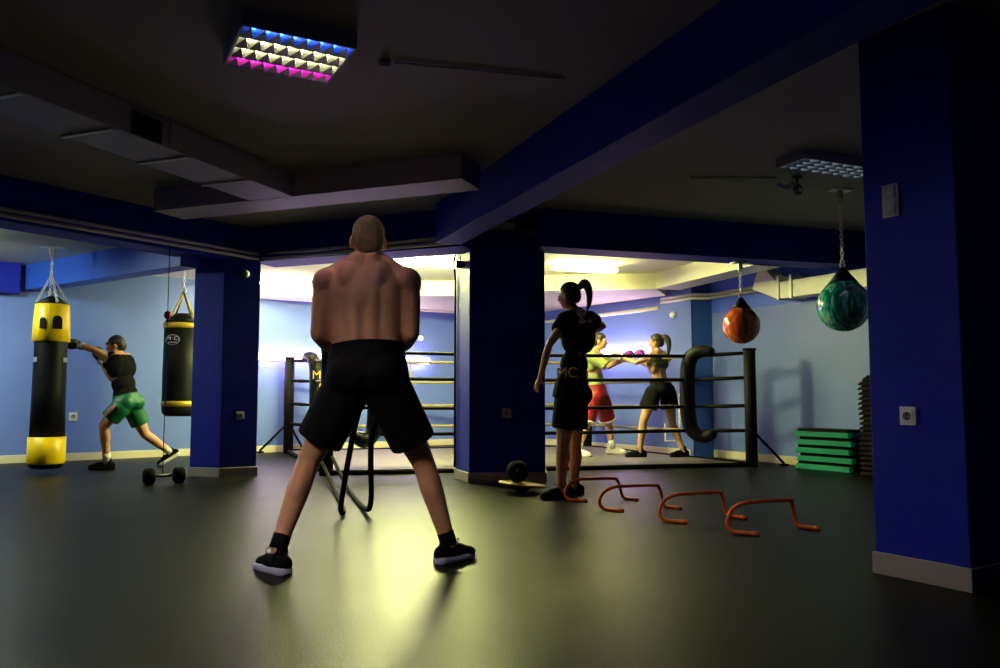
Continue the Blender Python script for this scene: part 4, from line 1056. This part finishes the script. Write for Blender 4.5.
# ---- the person jumping by the hurdles
y0 = 6.78
J = dict(pelvis=D(571, 392, y0 - .02), chest=D(577, 338, y0), neck=D(576, 312, y0), head=D(569, 296, y0 - .02), front=(-.8, .5, 0),
         shL=D(566, 321, y0 - .15), shR=D(589, 320, y0 + .13), elL=D(549, 345, y0 - .28), elR=D(603, 326, y0 + .28), wrL=D(540, 378, y0 - .18), wrR=D(588, 333, y0 + .45),
         hipL=D(567, 404, y0 - .09), hipR=D(575, 404, y0 + .07), knL=D(563, 444, y0 - .08), knR=D(575, 444, y0 + .10), anL=D(561, 482, y0 - .05), anR=D(574, 480, y0 + .17))
J['legback'] = V((.8, -.5, 0))
base = (J['anL'] + J['anR']) / 2; base.z = 0
for q_, px_ in (('L', 561), ('R', 574)):
    J['an' + q_] = D(px_, 486, 6.76 if q_ == 'L' else 7.0); J['an' + q_].z = .095
base = (J['anL'] + J['anR']) / 2; base.z = 0
p2, I = human('person', 'person in black training clothes with a flying ponytail beside the middle column', base, J, 'skin', .98, True, face=(-.85, .5, -.1), hands={'L': ((-.4, .1, -1), (.6, .6, 0), .5), 'R': ((-.7, .5, .3), (0, 0, -1), .9)}, vox=.010)
I['fem'] = True
hair_cap(p2, I, 'hair', .010)
hb_ = I['h'](0, -.10, .05); he = hb_ + V((.10, -.06, .10))
remesh(MB().tube(spline([hb_, hb_ + V((.05, -.02, .045)), hb_ + V((.085, -.03, -.02)), hb_ + V((.085, -.03, -.13)), hb_ + V((.06, -.02, -.20))], 5), [.022, .027, .032, .035, .037, .038, .038, .037, .036, .035, .033, .031, .029, .027, .025, .022, .019, .016, .012, .009, .006][:21], 10), 'ponytail', 'hair', p2, .008, 2)
tp = top_(p2, I, 'cloth', loose=.016, sleeve=.45, name='t_shirt')
sh2 = shorts(p2, I, 'cloth', .62, 1.35, .022, .05)
lettering('MC', D(567, 373, J['pelvis'].y - .20), frame((0, 0, 1), (.35, 1, 0)), .12, 'yellow', tp)
shoe(J['anL'], (-.75, -.45), 'matteblack', 'stepblack', p2, z=None, W=.09)
shoe(J['anR'], (-.8, -.1), 'matteblack', 'stepblack', p2, z=None, W=.09)

# ---- boxer in red shorts
y0 = 11.15
J = dict(pelvis=D(597, 392, y0), chest=D(594, 362, y0 - .02), neck=D(596, 350, y0), head=D(600, 341.5, y0), front=(1, -.1, 0),
         shL=D(597, 356, y0 + .15), shR=D(592, 357, y0 - .19), elL=D(613, 364, y0 + .20), elR=D(608, 367, y0 - .28), wrL=D(633, 356, y0 + .12), wrR=D(624, 357.5, y0 - .15),
         hipL=D(602, 399, y0 + .10), hipR=D(593, 399, y0 - .10), knL=D(609, 426, y0 + .22), knR=D(585, 428, y0 - .12), anL=D(612, 448, y0 + .12), anR=D(578, 451, y0 - .28))
J['legback'] = V((-1, 0, 0))
# true floor contact
for q_, px in (('L', 613), ('R', 578)):
    a = J['an' + q_]; a.z = .13
base = (J['anL'] + J['anR']) / 2; base.z = .035
p3, I = human('person', 'boxer in red shorts and white shoes punching toward the woman in the ring', base, J, 'skin2', .97, False, face=(.95, -.28, -.12), vox=.012)
hair_cap(p3, I, 'hair', .012)
top_(p3, I, 'olive', loose=.012, sleeve=.9, name='training_shirt').data.materials[0] = M['lime']
shorts(p3, I, 'redshorts', .80, 1.5, .024, .06, hem='whitecloth', trim='redshorts')
for q_, px in (('L', (.95, -.15)), ('R', (.8, -.55))):
    shoe(J['an' + q_], px, 'whitecloth', 'whitecloth', p3, z=.036, L=.27); sock(J['an' + q_], J['kn' + q_], 'whitecloth', p3, .09, .044)
glove(J['wrL'], J['wrL'] - J['elL'], (0, 0, 1), 'purple', p3); glove(J['wrR'], J['wrR'] - J['elR'], (0, 0, 1), 'purple', p3)

# ---- woman boxer
y0 = 10.75
J = dict(pelvis=D(661, 388, y0), chest=D(657, 364, y0), neck=D(658, 352, y0), head=D(656, 342.5, y0), front=(-.85, .5, 0),
         shL=D(650, 356.5, y0 - .13), shR=D(667, 357, y0 + .10), elL=D(636, 363, y0 - .16), elR=D(650, 366, y0 + .22), wrL=D(621, 357, y0 + .02), wrR=D(634, 360, y0 + .28),
         hipL=D(653, 393, y0 - .08), hipR=D(668, 393, y0 + .06), knL=D(643, 422, y0 - .10), knR=D(672, 424, y0 + .04), anL=D(640, 452, y0 - .05), anR=D(683, 452, y0 + .0))
J['legback'] = V((.9, -.3, 0))
for q_ in 'LR': J['an' + q_].z = .125
base = (J['anL'] + J['anR']) / 2; base.z = .035
p4, I = human('person', 'woman boxer with a dark ponytail in olive top and black shorts in the ring', base, J, 'skin2', .96, True, face=(-.9, .35, -.08), vox=.012)
I['fem'] = True
hair_cap(p4, I, 'hair', .012)
hb_ = I['h'](0, -.10, .04)
remesh(MB().tube(spline([hb_ + V((-.02, 0, .01)), hb_ + V((.04, -.02, .02)), hb_ + V((.075, -.03, -.06)), hb_ + V((.07, -.03, -.17)), hb_ + V((.05, -.02, -.25))], 5), [.024, .03, .034, .038, .042, .044, .045, .045, .044, .042, .040, .037, .034, .031, .028, .025, .022, .018, .014, .010, .006][:21], 10), 'ponytail', 'hair', p4, .01, 2)
top_(p4, I, 'olive', loose=.010, name='crop_top', crop=True)
shorts(p4, I, 'cloth', .52, 1.30, .022, .07)
for q_, d_ in (('L', (-.95, -.1)), ('R', (-.9, -.35))):
    shoe(J['an' + q_], d_, 'matteblack', 'stepblack', p4, z=.036, W=.09)
glove(J['wrL'], J['wrL'] - J['elL'], (0, 0, 1), 'whitecloth', p4, .95); glove(J['wrR'], J['wrR'] - J['elR'], (0, 0, 1), 'whitecloth', p4, .95)

# ---- lunging boxer hitting the yellow bag
y0 = 9.3
J = dict(pelvis=D(127, 401, y0), chest=D(120, 367, y0 - .02), neck=D(117, 353, y0), head=D(116, 346, y0), front=(-1, -.15, 0),
         shL=D(109, 360, y0 - .10), shR=D(127, 361, y0 + .16), elL=D(95, 350, y0 - .10), elR=D(112, 379, y0 + .24), wrL=D(81, 346, y0 - .08), wrR=D(101, 361, y0 + .22),
         hipL=D(120, 408, y0 - .10), hipR=D(133, 408, y0 + .09), knL=D(104, 425, y0 - .12), knR=D(145, 434, y0 + .20), anL=D(107, 456, y0 + .02), anR=D(170, 446, y0 + .50))
J['legback'] = V((.8, -.3, -.2))
J['anL'].z = .10; J['anR'].z = .17
base = (J['anL'] + J['anR']) / 2; base.z = 0
p5, I = human('person', 'boxer in black tank top and green shorts lunging at the yellow punching bag', base, J, 'skin', .97, False, face=(-.93, -.25, -.22), hup=(-.2, 0, 1), vox=.011)
hair_cap(p5, I, 'hair', .012)
h = I['h']; Rh = I['Rh']
MB().tube([h(.083 * math.cos(2 * PI * k / 24), -.004 + .100 * math.sin(2 * PI * k / 24), .045) for k in range(24)], .014, 8, closed=True).build('headband', 'greyglove', p5)
top_(p5, I, 'cloth', loose=.022, name='tank_top')
sh5 = shorts(p5, I, 'greenshorts', .62, 1.35, .024, .03, trim='greenshorts')
e0_ = J['hipL'] + V((0.0, -.13, .03)); e1_ = J['hipL'].lerp(J['knL'], .58) + V((0, -.125, .03))
MB().tube([e0_, e0_.lerp(e1_, .5) + V((0, -.012, .01)), e1_], .016, 8, flat=.6).build('side_stripe', 'pink', sh5)
shoe(J['anL'], (-.97, -.2), 'matteblack', 'stepblack', p5, z=0.0); sock(J['anL'], J['knL'], 'whitecloth', p5, .10, .044)
shoe(J['anR'], (-.9, -.35), 'matteblack', 'whitecloth', p5, pitch=-.55); sock(J['anR'], J['knR'], 'whitecloth', p5, .10, .044)
glove(J['wrL'], J['wrL'] - J['elL'], (0, 0, 1), 'greyglove', p5); glove(J['wrR'], (-.4, -.1, .9), (-1, 0, 0), 'greyglove', p5)
